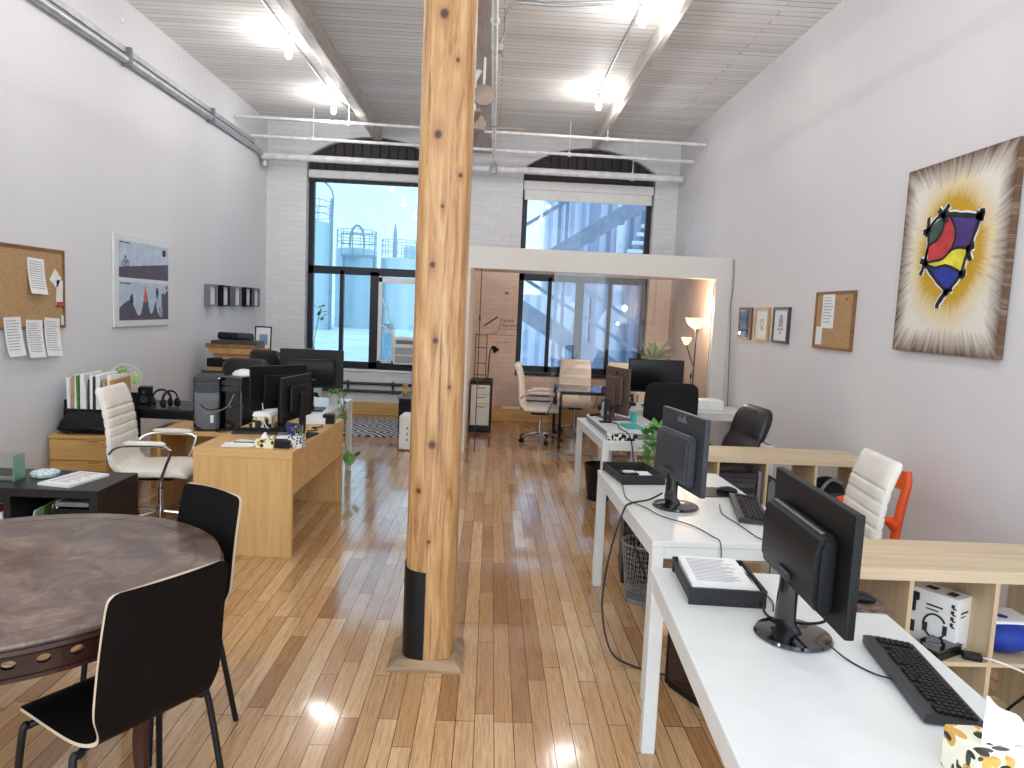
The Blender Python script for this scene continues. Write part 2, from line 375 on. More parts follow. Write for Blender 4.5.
b.box(AX, W2[0], YB, YB + .35, 0, 2.3); b.box(W2[1], XR, YB, YB + .35, 0, 2.3); b.box(W2[0], W2[1], YB, YB + .35, 0, SILL)
struct(b.out('wall_back', [M['brick'], M['alc']]))

def window(name, X, label, thin, thick, tz, sill, pane):
    w = bpy.data.objects.new(name, None); COL.link(w); struct(w); w['label'] = label
    y0, y1 = YB + .16, YB + .24; f = B()
    f.box(X[0], X[0] + .085, y0, y1, sill, 3.9); f.box(X[1] - .085, X[1], y0, y1, sill, 3.9); f.box(X[0], X[1], y0, y1, sill, sill + .10)
    f.box(X[0], X[1], y0, y1, tz - .06, tz + .06); f.box(X[0], X[1], y0, y1, 3.66, 3.9)
    for x in thin: f.box(x - .03, x + .03, y0, y1, sill, tz)
    for x in thick: f.box(x - .065, x + .065, y0, y1, sill, tz)
    f.out('window_frame', M['dark'], w)
    xs = sorted([X[0]] + thin + thick + [X[1]])
    for a, c in zip(xs, xs[1:]): B().box(a + .02, c - .02, y0 + .035, y0 + .041, sill + .05, tz).out('pane', pane, w)
    B().box(X[0] + .02, X[1] - .02, y0 + .035, y0 + .041, tz, 3.8).out('pane', pane, w)
    s = B().box(X[0] + .001, X[1] - .001, YB - .03, YB + .16, sill - .035, sill + .0, .005); s.out('sill', M['whitemat'] if X[0] < 0 else M['dark'], w)
    A = arch(X[0], X[1]); t = B()
    n = 15
    for k in range(n):                                                  # vertical ribs of the dark shutter filling the arch
        xa = X[0] + (X[1] - X[0]) * k / n; xb = X[0] + (X[1] - X[0]) * (k + 1) / n
        t.box(xa + .012, xb - .012, YB + .10, YB + .14, 3.55, 4.3)
    t.box(X[0], X[1], YB + .14, YB + .16, 3.55, 4.3)
    t.out('arch_infill', M['slate'], w)
    return w
window('window_1', W1, 'black framed window of the left bay with storage tanks outside', [-2.37], [-1.86], 2.22, SILL, M['paneL'])
window('window_2', W2, 'black framed window of the right bay with fire escape outside', [.90, 1.86], [1.38], 2.26, SILL + .05, M['paneR'])
tag(B().box(W1[0] + .01, W1[1] - .01, YB + .03, YB + .11, 3.60, 3.72, .02).out('roller_blind', M['whitemat']), 'rolled up white blind casing over the tank window', 'blind', 'roller blinds')
b = B(); b.box(W2[0] + .01, W2[1] - .01, YB + .03, YB + .11, 3.58, 3.72, .02)
rb = thing('roller_blind', 'white blind lowered a little over the fire escape window', 'blind', (0, 0, 0), 0, 'roller blinds')
b.out('casing', M['whitemat'], rb); B().box(W2[0] + .03, W2[1] - .03, YB + .06, YB + .066, 3.44, 3.60).out('cloth', M['whitemat'], rb)
B().box(W2[0] + .03, W2[1] - .03, YB + .052, YB + .074, 3.43, 3.45, .004).out('bottom_bar', M['whitemat'], rb)

# ceiling beams
for nm, x0, x1, z0, m in (('ceiling_beam', -1.905, -1.775, 4.19, 'beam'), ('ceiling_beam', 1.42, 1.49, 4.21, 'beam'), ('ceiling_beam', -.42, -.10, 4.08, 'beamc')):
    b = B().box(x0, x1, YF, YB, z0, ZC, .008); struct(b.out(nm, M[m]))

# glazed partition: wall return, header, post at the wall, low ceiling behind it
struct(B().box(AX - .07, AX, 8.50, YB, 0, 2.44).out('wall_partition', M['part']))
struct(B().box(AX, XR, 8.50, 8.62, 2.19, 2.44).out('trim_1', M['part']))
struct(B().box(XR - .17, XR, 8.50, 8.62, 0, 2.19).out('trim_2', M['part']))
struct(B().box(AX, XR, 8.62, 10.75, 2.27, 2.31).out('ceiling_alcove', M['warm']))
struct(B().box(XR - .012, XR, 8.62, YB, 0, 2.27).out('wall_alcove', M['warm']))
for xa, xb, lb in ((.72, 1.80, 'clear sliding glass panel before the meeting table'), (1.72, 2.62, 'clear glass panel beside the lit floor lamp')):
    g = thing('glass_screen', lb, 'glass panel', (0, 8.56 if xa < 1 else 8.59, 0), 0, 'glass partition panels')
    B().box(xa, xb, -.004, .004, .02, 2.19).out('pane', M['clear'], g)
    B().box(xa, xb, -.012, .012, 0, .025).out('bottom_rail', M['alu'], g)
struct(B().box(XL, AX - .07, YB - .14, YB, 0, .19, .01).out('baseboard_back', M['beech']))
struct(B().box(AX, XR, YB - .28, YB, 0, .20, .01).out('baseboard_alcove', M['beech']))
struct(B().box(XR - .018, XR, YF, 8.5, 0, .09).out('baseboard_right', M['whitemat']))
struct(B().box(XL, XL + .018, YF, YB - .14, 0, .09).out('baseboard_left', M['whitemat']))

# outside -------------------------------------------------------------
struct(B().box(-60, 60, YB + 2.2, 90, -.3, .25).out('ground_outside', M['roof']))
def railing(cx, cy, r, z, a0, a1, n=8):
    b = B()
    for zz in (.4, .75, 1.1): b.tube([(cx + r * math.cos(a0 + (a1 - a0) * k / 16), cy + r * math.sin(a0 + (a1 - a0) * k / 16), z + zz) for k in range(17)], .022, 5)
    for k in range(n + 1):
        a = a0 + (a1 - a0) * k / n; b.tube([(cx + r * math.cos(a), cy + r * math.sin(a), z), (cx + r * math.cos(a), cy + r * math.sin(a), z + 1.12)], .022, 5)
    return b
for i, (x, y, r, h, lb) in enumerate(((-11.4, 40, 2.55, 6.0, 'tallest pale blue storage tank, cut by the window edge'), (-8.45, 45, 1.25, 5.05, 'blue storage tank with a hooped ladder on top'), (-5.95, 46, 1.15, 4.65, 'lowest blue storage tank with a thin mast'))):
    t = thing('storage_tank', lb, 'tank', (x, y, .25), 0, 'storage tanks outside')
    h -= .25
    B().lathe([(r, 0), (r, h - .12), (r * .97, h - .03), (r * .5, h + .05), (.01, h + .08)], 0, 0, 40).out('shell', M['tank'], t, True)
    railing(0, 0, r * .96, h, 0, 2 * PI, 12).out('railing', M['rail'], t)
    if i == 0: B().tube([(r + .1, -.8, 0), (r + .1, -.8, h + 1.2)], .05, 6).tube([(r + .1, -.4, 0), (r + .1, -.4, h + 1.2)], .05, 6).tube(catmull([(r + .1, -.6, h), (r + .1, -.6, h + 1.6), (r - .8, -.6, h + 2.3), (r - 2.0, -.6, h + 2.5), (-r, -.6, h + 2.5)], 5), .05, 6).out('ladder', M['rail'], t)
    if i == 1: B().tube([(.25 + .42 * math.cos(a), -1.2, h + .3 + 1.0 * math.sin(a)) for a in [PI * k / 16 for k in range(17)]], .07, 6).tube([(-.17, -1.2, h), (-.17, -1.2, h + .3)], .07, 6).tube([(.67, -1.2, h), (.67, -1.2, h + .3)], .07, 6).out('ladder_hoop', M['rail'], t)
    if i == 2: B().lathe([(.12, h), (.12, h + 1.6), (.02, h + 2.2)], -.3, 0, 8).out('mast', M['rail'], t); B().box(.3, .95, -.4, .3, h, h + .75, .03).out('vent_box', M['tank'], t)
t = thing('walkway', 'steel catwalk with railings between the tanks', 'walkway', (0, 0, 0))
b = B().box(-9.0, -7.0, 43.2, 43.7, 4.45, 4.6)
for k in range(4): b.tube([(-9 + .65 * k, 43.2, 4.6), (-9 + .65 * k, 43.2, 5.8)], .035, 5)
for zz in (5.2, 5.8): b.tube([(-9, 43.2, zz), (-7, 43.2, zz)], .035, 5)
b.tube([(-8.9, 43.5, .2), (-8.9, 43.5, 4.45)], .1, 6); b.tube([(-7.1, 43.5, .2), (-7.1, 43.5, 4.45)], .1, 6)
b.out('deck', M['rail'], t)
# neighbouring buildings
t = thing('factory_building', 'grey corrugated factory wall behind the fire escape', 'building', (0, 0, .25))
B().box(2.55, 9, 18, 20.9, 0, 7.2).out('wall', M['siding'], t)
B().box(1.35, 2.55, 20, 20.9, 0, 7.4).out('side_block', M['siding2'], t)
b = B(); b.tube([(3.05, 17.6, 4.15), (5.2, 17.6, 4.15)], .14, 10); b.tube([(3.05, 17.6, 0), (3.05, 17.6, 4.15)], .12, 10); b.out('pipe', M['duct'], t, True)
b = B(); b.box(3.95, 6, 16.9, 17.9, 0, 3.75); b.out('lean_to', M['siding'], t)
b = B()
for k in range(6): b.M = Matrix.Translation((3.45, 17.2, 2.55 + .2 * k)); b.box(-.5 + .1 * k, .45, -.1, .1, 0, .08)
b.out('louvre', M['duct'], t)
t = thing('annexe', 'low pale sided annexe seen through the lower right window', 'building', (0, 0, .25))
B().box(-.6, 2.5, 18.6, 19.8, 0, 1.9).out('wall', M['siding2'], t)
for x in (1.55, 2.6, 3.65):
    d = B(); d.tube(catmull([(x, 16.2, 0), (x, 16.2, 1.05), (x + .12, 16.2, 1.42), (x + .40, 16.2, 1.5)], 6), .22, 14)
    tag(d.out('vent_duct', M['duct'], None, True, (0, 0, .25)), {1.55: 'bent pale roof duct, first from the thick window bar', 2.6: 'bent pale roof duct between two stair rails', 3.65: 'bent pale roof duct nearest the lamp reflection'}[x], 'duct', 'roof ducts outside')
t = thing('fire_escape', 'grey steel fire escape stair outside the right window', 'stair', (0, 0, 0))
def bar(b, p, q, hh, th=.06):
    p, q = Vector(p), Vector(q)
    b.loft([[p + Vector((0, -th, -hh)), p + Vector((0, th, -hh)), p + Vector((0, th, hh)), p + Vector((0, -th, hh))], [q + Vector((0, -th, -hh)), q + Vector((0, th, -hh)), q + Vector((0, th, hh)), q + Vector((0, -th, hh))]])
b = B(); bar(b, (.75, 14.0, 2.55), (4.1, 14.0, 4.75), .17); b.out('stringer', M['stairs'], t)
b = B(); bar(b, (.2, 14.35, 2.15), (3.6, 14.35, 4.4), .06); b.out('stringer', M['stairs'], t)
b = B(); bar(b, (.2, 14.0, 1.95), (3.4, 14.0, .1), .20); b.out('stringer', M['stairs'], t)
b = B()
for dz in (.75, 1.25): bar(b, (-.3, 13.98, 2.05 + dz), (2.7, 13.98, 3.95 + dz), .035)
b.out('handrail', M['stairs'], t)
b = B()
for dz in (.62, 1.15): bar(b, (.2, 13.98, 1.95 + dz), (3.6, 13.98, -.02 + dz), .035)
b.out('handrail', M['stairs'], t)
b = B()
for x in (1.22, 1.36): b.box(x - .03, x + .03, 13.95, 14.05, 0, 5.6)
b.box(3.5, 3.6, 13.95, 14.05, .2, 4.6); b.out('post', M['stairs'], t)
b = B()
for k in range(12):
    b.box(.8 + .28 * k, 1.08 + .28 * k, 14.05, 14.32, 2.56 + .184 * k, 2.59 + .184 * k)
b.out('tread', M['stairs'], t)
b = B()
for k in range(10): b.box(.25 + .3 * k, .53 + .3 * k, 14.05, 14.32, 1.86 - .174 * k, 1.89 - .174 * k)
b.out('tread', M['stairs'], t)

# ================================================================== SERVICES OVERHEAD
def pipe_thing(name, label, cat, pts, r, mat='pipe', seg=10, hang=None, group=None):
    t = thing(name, label, cat, (0, 0, 0), 0, group)
    B().tube(pts, r, seg).out('pipe', M[mat], t, True)
    for (x, y, z, top) in hang or []:
        h = B(); h.tube([(x, y, z), (x, y, top)], .007, 6); h.tube([(x + (r + .008) * math.cos(a), y, z + (r + .008) * math.sin(a)) for a in [2 * PI * k / 12 for k in range(13)]], .006, 5)
        h.out('hanger', M[mat], t)
    return t
pipe_thing('sprinkler_pipe', 'thinner white pipe crossing below the ceiling, highest of the three', 'pipe', [(XL + .01, 9.9, 4.10), (XR - .02, 9.9, 4.05)], .02, hang=[(-2.0, 9.9, 4.09, ZC), (1.45, 9.9, 4.06, 4.17)], group='cross pipes')
pipe_thing('sprinkler_pipe', 'white cross pipe in the middle of the three', 'pipe', [(XL + .01, 10.45, 3.98), (XR - .02, 10.45, 3.94)], .022, hang=[(-2.6, 10.45, 3.98, ZC), (1.0, 10.45, 3.95, ZC)], group='cross pipes')
pipe_thing('water_pipe', 'thickest white cross pipe running just above the blinds', 'pipe', [(XL + .05, 10.9, 3.80), (XR - .05, 10.9, 3.77)], .05, seg=14, hang=[(-1.0, 10.9, 3.79, ZC), (2.0, 10.9, 3.77, ZC)], group='cross pipes')
t = pipe_thing('sprinkler_main', 'white pipe running lengthwise under the middle beam, right of the post', 'pipe', [(-.065, YF, 3.85), (-.065, 10.86, 3.85)], .022, hang=[(-.065, 5.6, 3.85, ZC), (-.065, 9.2, 3.85, ZC)])
B().lathe([(.02, 3.68), (.055, 3.70), (.055, 3.78), (.035, 3.86)], -.065, 10.82, 14).out('end_valve', M['steel'], t, True)
t = thing('wall_conduit', 'grey metal trunking with pipe along the top of the left wall', 'conduit', (0, 0, 0))
B().tube([(XL + .045, YF, 3.845), (XL + .045, 10.75, 3.845)], .036, 12).out('pipe', M['steel'], t, True)
B().box(XL, XL + .05, YF, 10.6, 3.90, 3.955, .006).out('trunking', M['steel'], t)
for y in (3.0, 5.0, 7.0, 9.0): B().box(XL, XL + .09, y - .02, y + .02, 3.79, 3.96, .004).out('bracket', M['grey'], t)
b = B(); b.tube([(XL + .045, 10.75, 3.845), (XL + .06, 10.95, 3.80), (XL + .06, 11.0, 3.70)], .036, 10); b.lathe([(.05, 3.66), (.06, 3.70), (.06, 3.78), (.03, 3.8)], XL + .06, 11.0, 12); b.out('elbow', M['steel'], t, True)
t = pipe_thing('wall_wire', 'thin white wire slanting down the far right wall from the pipe end', 'wire', [(XR - .012, 9.9, 4.05), (XR - .012, 10.4, 3.2), (XR - .012, 10.9, 2.5)], .007, 'wcable', 6)
for k, (x, y, z) in enumerate(((XL, 7.0, 4.20), (XL, 8.25, 4.22), (XL, 9.5, 4.12))):
    tag(B().box(0, .012, -.03, .03, -.03, .03, .01).out('wall_plate', M['whitemat'], None, True, (x, y, z)), ['small round plate high on the left wall, nearest', 'small plate high on the left wall, middle', 'small plate high on the left wall just above the conduit'][k], 'plate', 'plates on the upper left wall')

def bulb_lamp(x, y, label, drop=.13):
    t = thing('ceiling_bulb', label, 'lamp', (x, y, ZC), 0, 'bare ceiling bulbs')
    B().box(-.055, .055, -.055, .055, -.05, 0, .012).out('junction_box', M['whitemat'], t)
    B().lathe([(.03, -.05), (.034, -.09), (.026, -.115)], 0, 0, 14).out('socket', M['whitemat'], t, True)
    z = -.115
    B().lathe([(.014, z), (.018, z - .02), (.034, z - .055), (.038, z - .08), (.03, z - .105), (.012, z - .118), (.001, z - .12)], 0, 0, 16).out('bulb', M['bulb'], t, 'all')
    L = bpy.data.lights.new('bulb_light', 'POINT'); L.energy = PW; L.color = (1, .97, .95); L.shadow_soft_size = .045
    lo = bpy.data.objects.new('bulb_light', L); COL.link(lo); lo.location = (x, y, ZC - .30)
    return t
PW = 17
bulb_lamp(-2.18, 7.7, 'lit bare bulb on the left conduit, nearer one')
bulb_lamp(-2.18, 9.8, 'lit bare bulb on the left conduit, nearer the window')
bulb_lamp(1.18, 6.4, 'lit bare bulb on the right conduit, nearer one')
bulb_lamp(1.18, 8.95, 'lit bare bulb on the right conduit, nearer the window')
for x, ys in ((-2.18, (5.5, 3.2, .9)), (1.18, (4.0, 1.6))):  # unseen extra bulbs, added to brighten the room
    for y in ys: bulb_lamp(x, y, 'added bulb out of view on the ceiling conduit, brightening the room')
t = thing('ceiling_conduit', 'thin grey conduit linking the bulbs left of the post', 'conduit', (0, 0, 0), 0, 'bulb conduits')
B().tube([(-2.18, YF, ZC - .02), (-2.18, 9.8, ZC - .02), (-2.0, 10.8, ZC - .02), (-1.98, 11.1, ZC - .02)], .012, 8).out('pipe', M['steel'], t, True)
t = thing('ceiling_conduit', 'thin grey conduit linking the bulbs right of the post, with a side branch', 'conduit', (0, 0, 0), 0, 'bulb conduits')
B().tube([(1.18, YF, ZC - .02), (1.18, 8.95, ZC - .02)], .012, 8).out('pipe', M['steel'], t, True)
b = B().tube(catmull([(1.18, 6.4, ZC - .03), (.5, 6.55, ZC - .03), (.12, 6.55, ZC - .03), (.02, 6.6, ZC - .10), (.01, 6.7, 4.18), (-.02, 6.75, 4.1)], 5), .013, 8); b.out('branch', M['steel'], t, True)
B().box(-.11, .0, 6.7, 6.8, 4.02, 4.08, .008).out('clamp', M['steel'], t)

t = thing('ceiling_fan', 'tan ceiling fan mostly hidden behind the post', 'fan', (-.27, 7.5, 0))
B().tube([(0, 0, 3.62), (0, 0, 4.08)], .02, 10).out('rod', M['whitemat'], t, True)
B().lathe([(.03, 3.66), (.10, 3.64), (.13, 3.58), (.12, 3.50), (.05, 3.46), (.001, 3.46)], 0, 0, 24).out('motor', M['taupe'], t, True)
B().lathe([(.02, 3.98), (.07, 4.08)], 0, 0, 16).out('canopy', M['whitemat'], t, True)
for k in range(4):
    a = R(2 + 90 * k); b = B(); b.M = Matrix.Rotation(a, 4, 'Z')
    b.loft([[(x, -wd, 3.545 - .02), (x, wd, 3.545 + .02), (x, wd, 3.555 + .02), (x, -wd, 3.555 - .02)] for x, wd in ((.1, .03), (.18, .05), (.30, .066), (.48, .066), (.53, .05))])
    b.out('blade', M['taupe'], t)
t = thing('loudspeaker', 'round taupe disc speaker hanging beside the fan at the post', 'speaker', (-.165, 7.05, 3.72))
b = B(); b.M = Matrix.Rotation(R(80), 4, 'X'); b.lathe([(.001, .03), (.075, .028), (.10, .015), (.105, -.01), (.09, -.05), (.04, -.07), (.001, -.07)], 0, 0, 28); b.out('housing', M['taupe'], t, True)
B().tube([(0, .03, .05), (0, .04, .36)], .012, 8).out('bracket', M['whitemat'], t, True)

# ================================================================== POST
t = thing('timber_post', 'big knotty pine post standing in the middle of the room', 'post', (-.24, 3.40, 0))
def ring(r, z, n=48, p=3.0):
    o = []
    for k in range(n):
        a = 2 * PI * k / n; c, s_ = math.cos(a), math.sin(a); q = (abs(c) ** p + abs(s_) ** p) ** (-1 / p)
        o.append((r * q * c, r * q * s_, z))
    return o
B().loft([ring(.122, .02), ring(.122, .5), ring(.121, 2), ring(.119, 4.08)]).out('shaft', M['post'], t, True)
b = B()
def sleeve(n=18):
    pts = []
    for k in range(n + 1):
        a = R(262 - 150 * k / n); c, s_ = math.cos(a), math.sin(a); q = (abs(c) ** 3 + abs(s_) ** 3) ** (-1 / 3); pts.append((.128 * q * c, .128 * q * s_))
    return pts
sp = sleeve(); b.grid(lambda u, v: (*sp[round(u * 18)], .03 + v * (.475 - .035 * (1 - u))), 18, 6, -.004); b.out('rubber_sleeve', M['black'], t, True)
b = B(); b.loft([[(-.185, -.165, 0), (.17, -.165, 0), (.17, .165, 0), (-.185, .165, 0)], [(-.185, -.165, .014), (.17, -.165, .014), (.17, .165, .014), (-.185, .165, .014)], [(-.135, -.125, .045), (.13, -.125, .045), (.13, .125, .045), (-.135, .125, .045)]])
b.out('plinth', wood('worn_plinth', (128, 104, 82), (168, 140, 110), 0, 6, 8, .6), t)

# ================================================================== MAKERS
def face(dx, dy): return math.atan2(-dx, dy)
def pad(b, prof, n=24, p=4.0, x0=0):
    """a cushion swept along a side profile of (y, z, half width, half thickness)"""
    rings = []
    for i, (y, z, hw, ht) in enumerate(prof):
        a, c = prof[max(i - 1, 0)], prof[min(i + 1, len(prof) - 1)]
        t = Vector((0, c[0] - a[0], c[1] - a[1])).normalized(); nn = Vector((0, -t.z, t.y)); r = []
        for k in range(n):
            q = 2 * PI * k / n; cc, ss = math.cos(q), math.sin(q); m = (abs(cc) ** p + abs(ss) ** p) ** (-1 / p)
            r.append(Vector((x0 + hw * m * cc, y, z)) + nn * (ht * m * ss))
        rings.append(r)
    return b.loft(rings)
def resample(prof, n):
    c = catmull([(q[0], q[1], 0) for q in prof], n); d = catmull([(q[2], q[3], 0) for q in prof], n)
    return [(a.x, a.y, max(e.x, .002), max(e.y, .002)) for a, e in zip(c, d)]

def text(name, s, size, mat, par, loc, rot, ext=.001, align='CENTER'):
    c = bpy.data.curves.new(name, 'FONT'); c.body = s; c.size = size; c.extrude = ext; c.align_x = align; c.align_y = 'CENTER'
    tmp = bpy.data.objects.new(name + '_curve', c); COL.link(tmp); bpy.context.view_layer.update()
    me = bpy.data.meshes.new_from_object(tmp.evaluated_get(bpy.context.evaluated_depsgraph_get())); bpy.data.objects.remove(tmp); bpy.data.curves.remove(c)
    me.materials.clear(); me.materials.append(mat); o = bpy.data.objects.new(name, me); COL.link(o); o.parent = par; o.location = loc; o.rotation_euler = rot; return o

def make_dining_chair(label, loc, rz, group):
    t = thing('dining_chair', label, 'chair', loc, rz, group)
    pr = catmull([(.205, .438, 0), (.16, .450, 0), (.05, .448, 0), (-.08, .442, 0), (-.145, .443, 0), (-.185, .462, 0), (-.205, .51, 0), (-.213, .58, 0), (-.234, .74, 0), (-.266, .912, 0)], 5)
    n = len(pr) - 1
    wd = catmull([(0, .185, 0), (.1, .2, 0), (.3, .202, 0), (.45, .188, 0), (.54, .178, 0), (.62, .182, 0), (.75, .2, 0), (.9, .196, 0), (1, .188, 0)], 12)
    def W(v):
        for a, c in zip(wd, wd[1:]):
            if a.x <= v <= c.x + 1e-6:
                h = a.y + (c.y - a.y) * ((v - a.x) / max(c.x - a.x, 1e-6)); break
        else: h = wd[-1].y
        e = min(v, 1 - v) * 1.0
        if e < .03: h -= .03 * (1 - math.sqrt(max(0, 1 - (1 - e / .03) ** 2)))
        return h
    vs = [0, .004, .012, .022, .034] + [k / 44 for k in range(2, 43)] + [.966, .978, .988, .996, 1]
    def at(v):
        q = v * n; i = min(int(q), n - 1); return pr[i].lerp(pr[i + 1], q - i)
    b = B(); b.edge = 1; m = len(vs) - 1
    def f(u, v):
        v = vs[round(v * m)]; p = at(v); h = W(v); s = 2 * u - 1
        return (h * s, p.x - .012 * (1 - s * s) * max(0, min(1, (p.y - .5) * 5)), p.y)
    b.grid(f, 12, m, .011)
    b.out('seat_shell', [M['ply'], M['plyedge']], t, True)
    for sx in (-1, 1):
        for y0, y1, yf in ((.12, .135, .17), (-.11, -.125, -.20)):
            B().tube(catmull([(sx * .02, y0, .428), (sx * .15, y0, .426), (sx * .195, y1, .418), (sx * .218, y1 + (yf - y1) * .1, .385), (sx * .242, yf, .0)], 7), .011, 10).out('leg', M['black'], t, True)
    B().box(-.05, .05, -.12, .13, .421, .434, .004).out('seat_plate', M['black'], t)
    return t

def star_base(t, r=.29, mat='chrome', lift=.40, h=.10):
    for k in range(5):
        a = 2 * PI * k / 5 + .35; c, s_ = math.cos(a), math.sin(a); b = B()
        b.tube([(c * .03, s_ * .03, h + .015), (c * r * .6, s_ * r * .6, h - .002), (c * r, s_ * r, h - .025)], [.022, .019, .014], 8, flat=.7)
        lg = b.out('leg', M[mat], t, True)
        w = B()
        for o in (-.014, .014):
            w.M = Matrix.Translation((c * r, s_ * r, .028)) @ Matrix.Rotation(a, 4, 'Z') @ Matrix.Translation((0, o, 0)) @ Matrix.Rotation(PI / 2, 4, 'X')
            w.lathe([(.012, -.010), (.028, -.008), (.028, .008), (.012, .010)], 0, 0, 14)
        w.M = Matrix(); w.tube([(c * r, s_ * r, .035), (c * r, s_ * r, h - .02)], .008, 6)
        w.out('caster', M['black'], lg, True)
    B().lathe([(.028, h - .02), (.03, h + .06), (.022, h + .062), (.022, lift * .72), (.014, lift * .73), (.014, lift)], 0, 0, 16).out('gas_lift', M[mat], t, True)

def make_white_chair(label, loc, rz, group, arms=True):
    t = thing('office_chair', label, 'chair', loc, rz, group)
    back = [(-.19, .455, .235, .028), (-.235, .50, .24, .030), (-.255, .58, .24, .030), (-.262, .68, .235, .030), (-.275, .80, .23, .030), (-.30, .92, .225, .032), (-.335, 1.015, .218, .030), (-.345, 1.04, .205, .016)]
    P_ = resample(back, 16); N = len(P_)
    P_ = [(y, z, hw, ht * (1 - .30 * math.exp(-(((z - .60) / .065) % 1 - .5) ** 2 / .012)) if .62 < z < .90 else ht) for y, z, hw, ht in P_]
    b = B(); pad(b, P_, 28, 5); b.out('backrest', M['wleather'], t, True)
    b = B(); pad(b, resample([(-.21, .44, .22, .02), (-.17, .445, .24, .034), (-.05, .445, .245, .04), (.10, .45, .245, .042), (.20, .445, .24, .038), (.245, .425, .23, .025), (.255, .41, .21, .01)], 6), 28, 4); b.out('seat', M['wleather'], t, True)
    B().box(-.10, .10, -.12, .12, .365, .402, .01).out('mechanism', M['black'], t)
    star_base(t)
    if arms:
        for sx in (-1, 1):
            a = B().tube(catmull([(sx * .235, -.255, .585), (sx * .262, -.20, .635), (sx * .275, -.10, .655), (sx * .275, .10, .655), (sx * .275, .155, .635), (sx * .272, .165, .60), (sx * .262, .10, .42), (sx * .2, .085, .405)], 6), .011, 8).out('armrest', M['chrome'], t, True)
            q = B(); pad(q, [(-.15, .672, .010, .005), (-.13, .672, .024, .014), (0, .674, .026, .016), (.11, .673, .024, .014), (.135, .670, .010, .005)], 12, 3, sx * .275); q.out('arm_pad', M['wleather'], a, True)
    return t

def make_leather_chair(label, loc, rz, group, top=1.10, base=True):
    t = thing('executive_chair', label, 'chair', loc, rz, group); s = top - 1.10
    b = B(); pad(b, resample([(-.20, .47, .22, .03), (-.24, .52, .25, .05), (-.265, .62, .26, .055), (-.275, .75 + s * .4, .265, .05), (-.29, .82 + s * .6, .26, .036), (-.305, .87 + s * .8, .262, .055), (-.325, 1.0 + s, .25, .062), (-.345, 1.07 + s, .22, .045), (-.352, 1.10 + s, .17, .012)], 5), 28, 3.2); b.out('backrest', M['leather'], t, True)
    b = B(); pad(b, resample([(-.22, .45, .21, .02), (-.18, .455, .25, .05), (0, .46, .265, .06), (.16, .46, .26, .058), (.24, .435, .25, .04), (.265, .41, .22, .01)], 6), 28, 3.2); b.out('seat', M['leather'], t, True)
    for sx in (-1, 1):
        a = B().tube(catmull([(sx * .27, -.26, .60), (sx * .305, -.18, .66), (sx * .31, .02, .665), (sx * .31, .14, .64), (sx * .295, .17, .56), (sx * .26, .10, .42)], 6), .016, 8).out('armrest', M['black'], t, True)
        q = B(); pad(q, [(-.17, .672, .012, .006), (-.14, .675, .032, .02), (.02, .68, .034, .022), (.12, .67, .03, .018), (.145, .66, .01, .006)], 12, 3, sx * .308); q.out('arm_pad', M['leather'], a, True)
    B().box(-.11, .11, -.13, .13, .36, .405, .01).out('mechanism', M['black'], t)
    if base: star_base(t, .30, 'black')
    return t

def make_task_chair(label, loc, rz, group):
    t = thing('task_chair', label, 'chair', loc, rz, group)
    b = B(); pad(b, resample([(-.24, .62, .20, .012), (-.25, .66, .245, .02), (-.265, .80, .26, .022), (-.275, .95, .258, .022), (-.29, 1.05, .245, .02), (-.297, 1.085, .215, .014), (-.30, 1.10, .17, .006)], 6), 28, 5); b.out('backrest', M['fab'], t, True)
    b = B(); pad(b, resample([(-.23, .45, .21, .015), (-.19, .455, .24, .03), (.1, .46, .25, .035), (.22, .45, .24, .028), (.25, .43, .2, .008)], 6), 28, 4); b.out('seat', M['fab'], t, True)
    B().tube(catmull([(0, -.10, .40), (0, -.25, .42), (0, -.29, .52), (0, -.285, .80)], 6), .022, 8).out('back_bar', M['black'], t, True)
    for sx in (-1, 1): B().tube(catmull([(sx * .18, 0, .40), (sx * .29, .0, .44), (sx * .30, .0, .62), (sx * .30, .0, .655)], 6), .015, 8).box(sx * .30 - .04, sx * .30 + .04, -.12, .13, .655, .685, .012).out('armrest', M['black'], t, True)
    star_base(t, .30, 'black'); return t

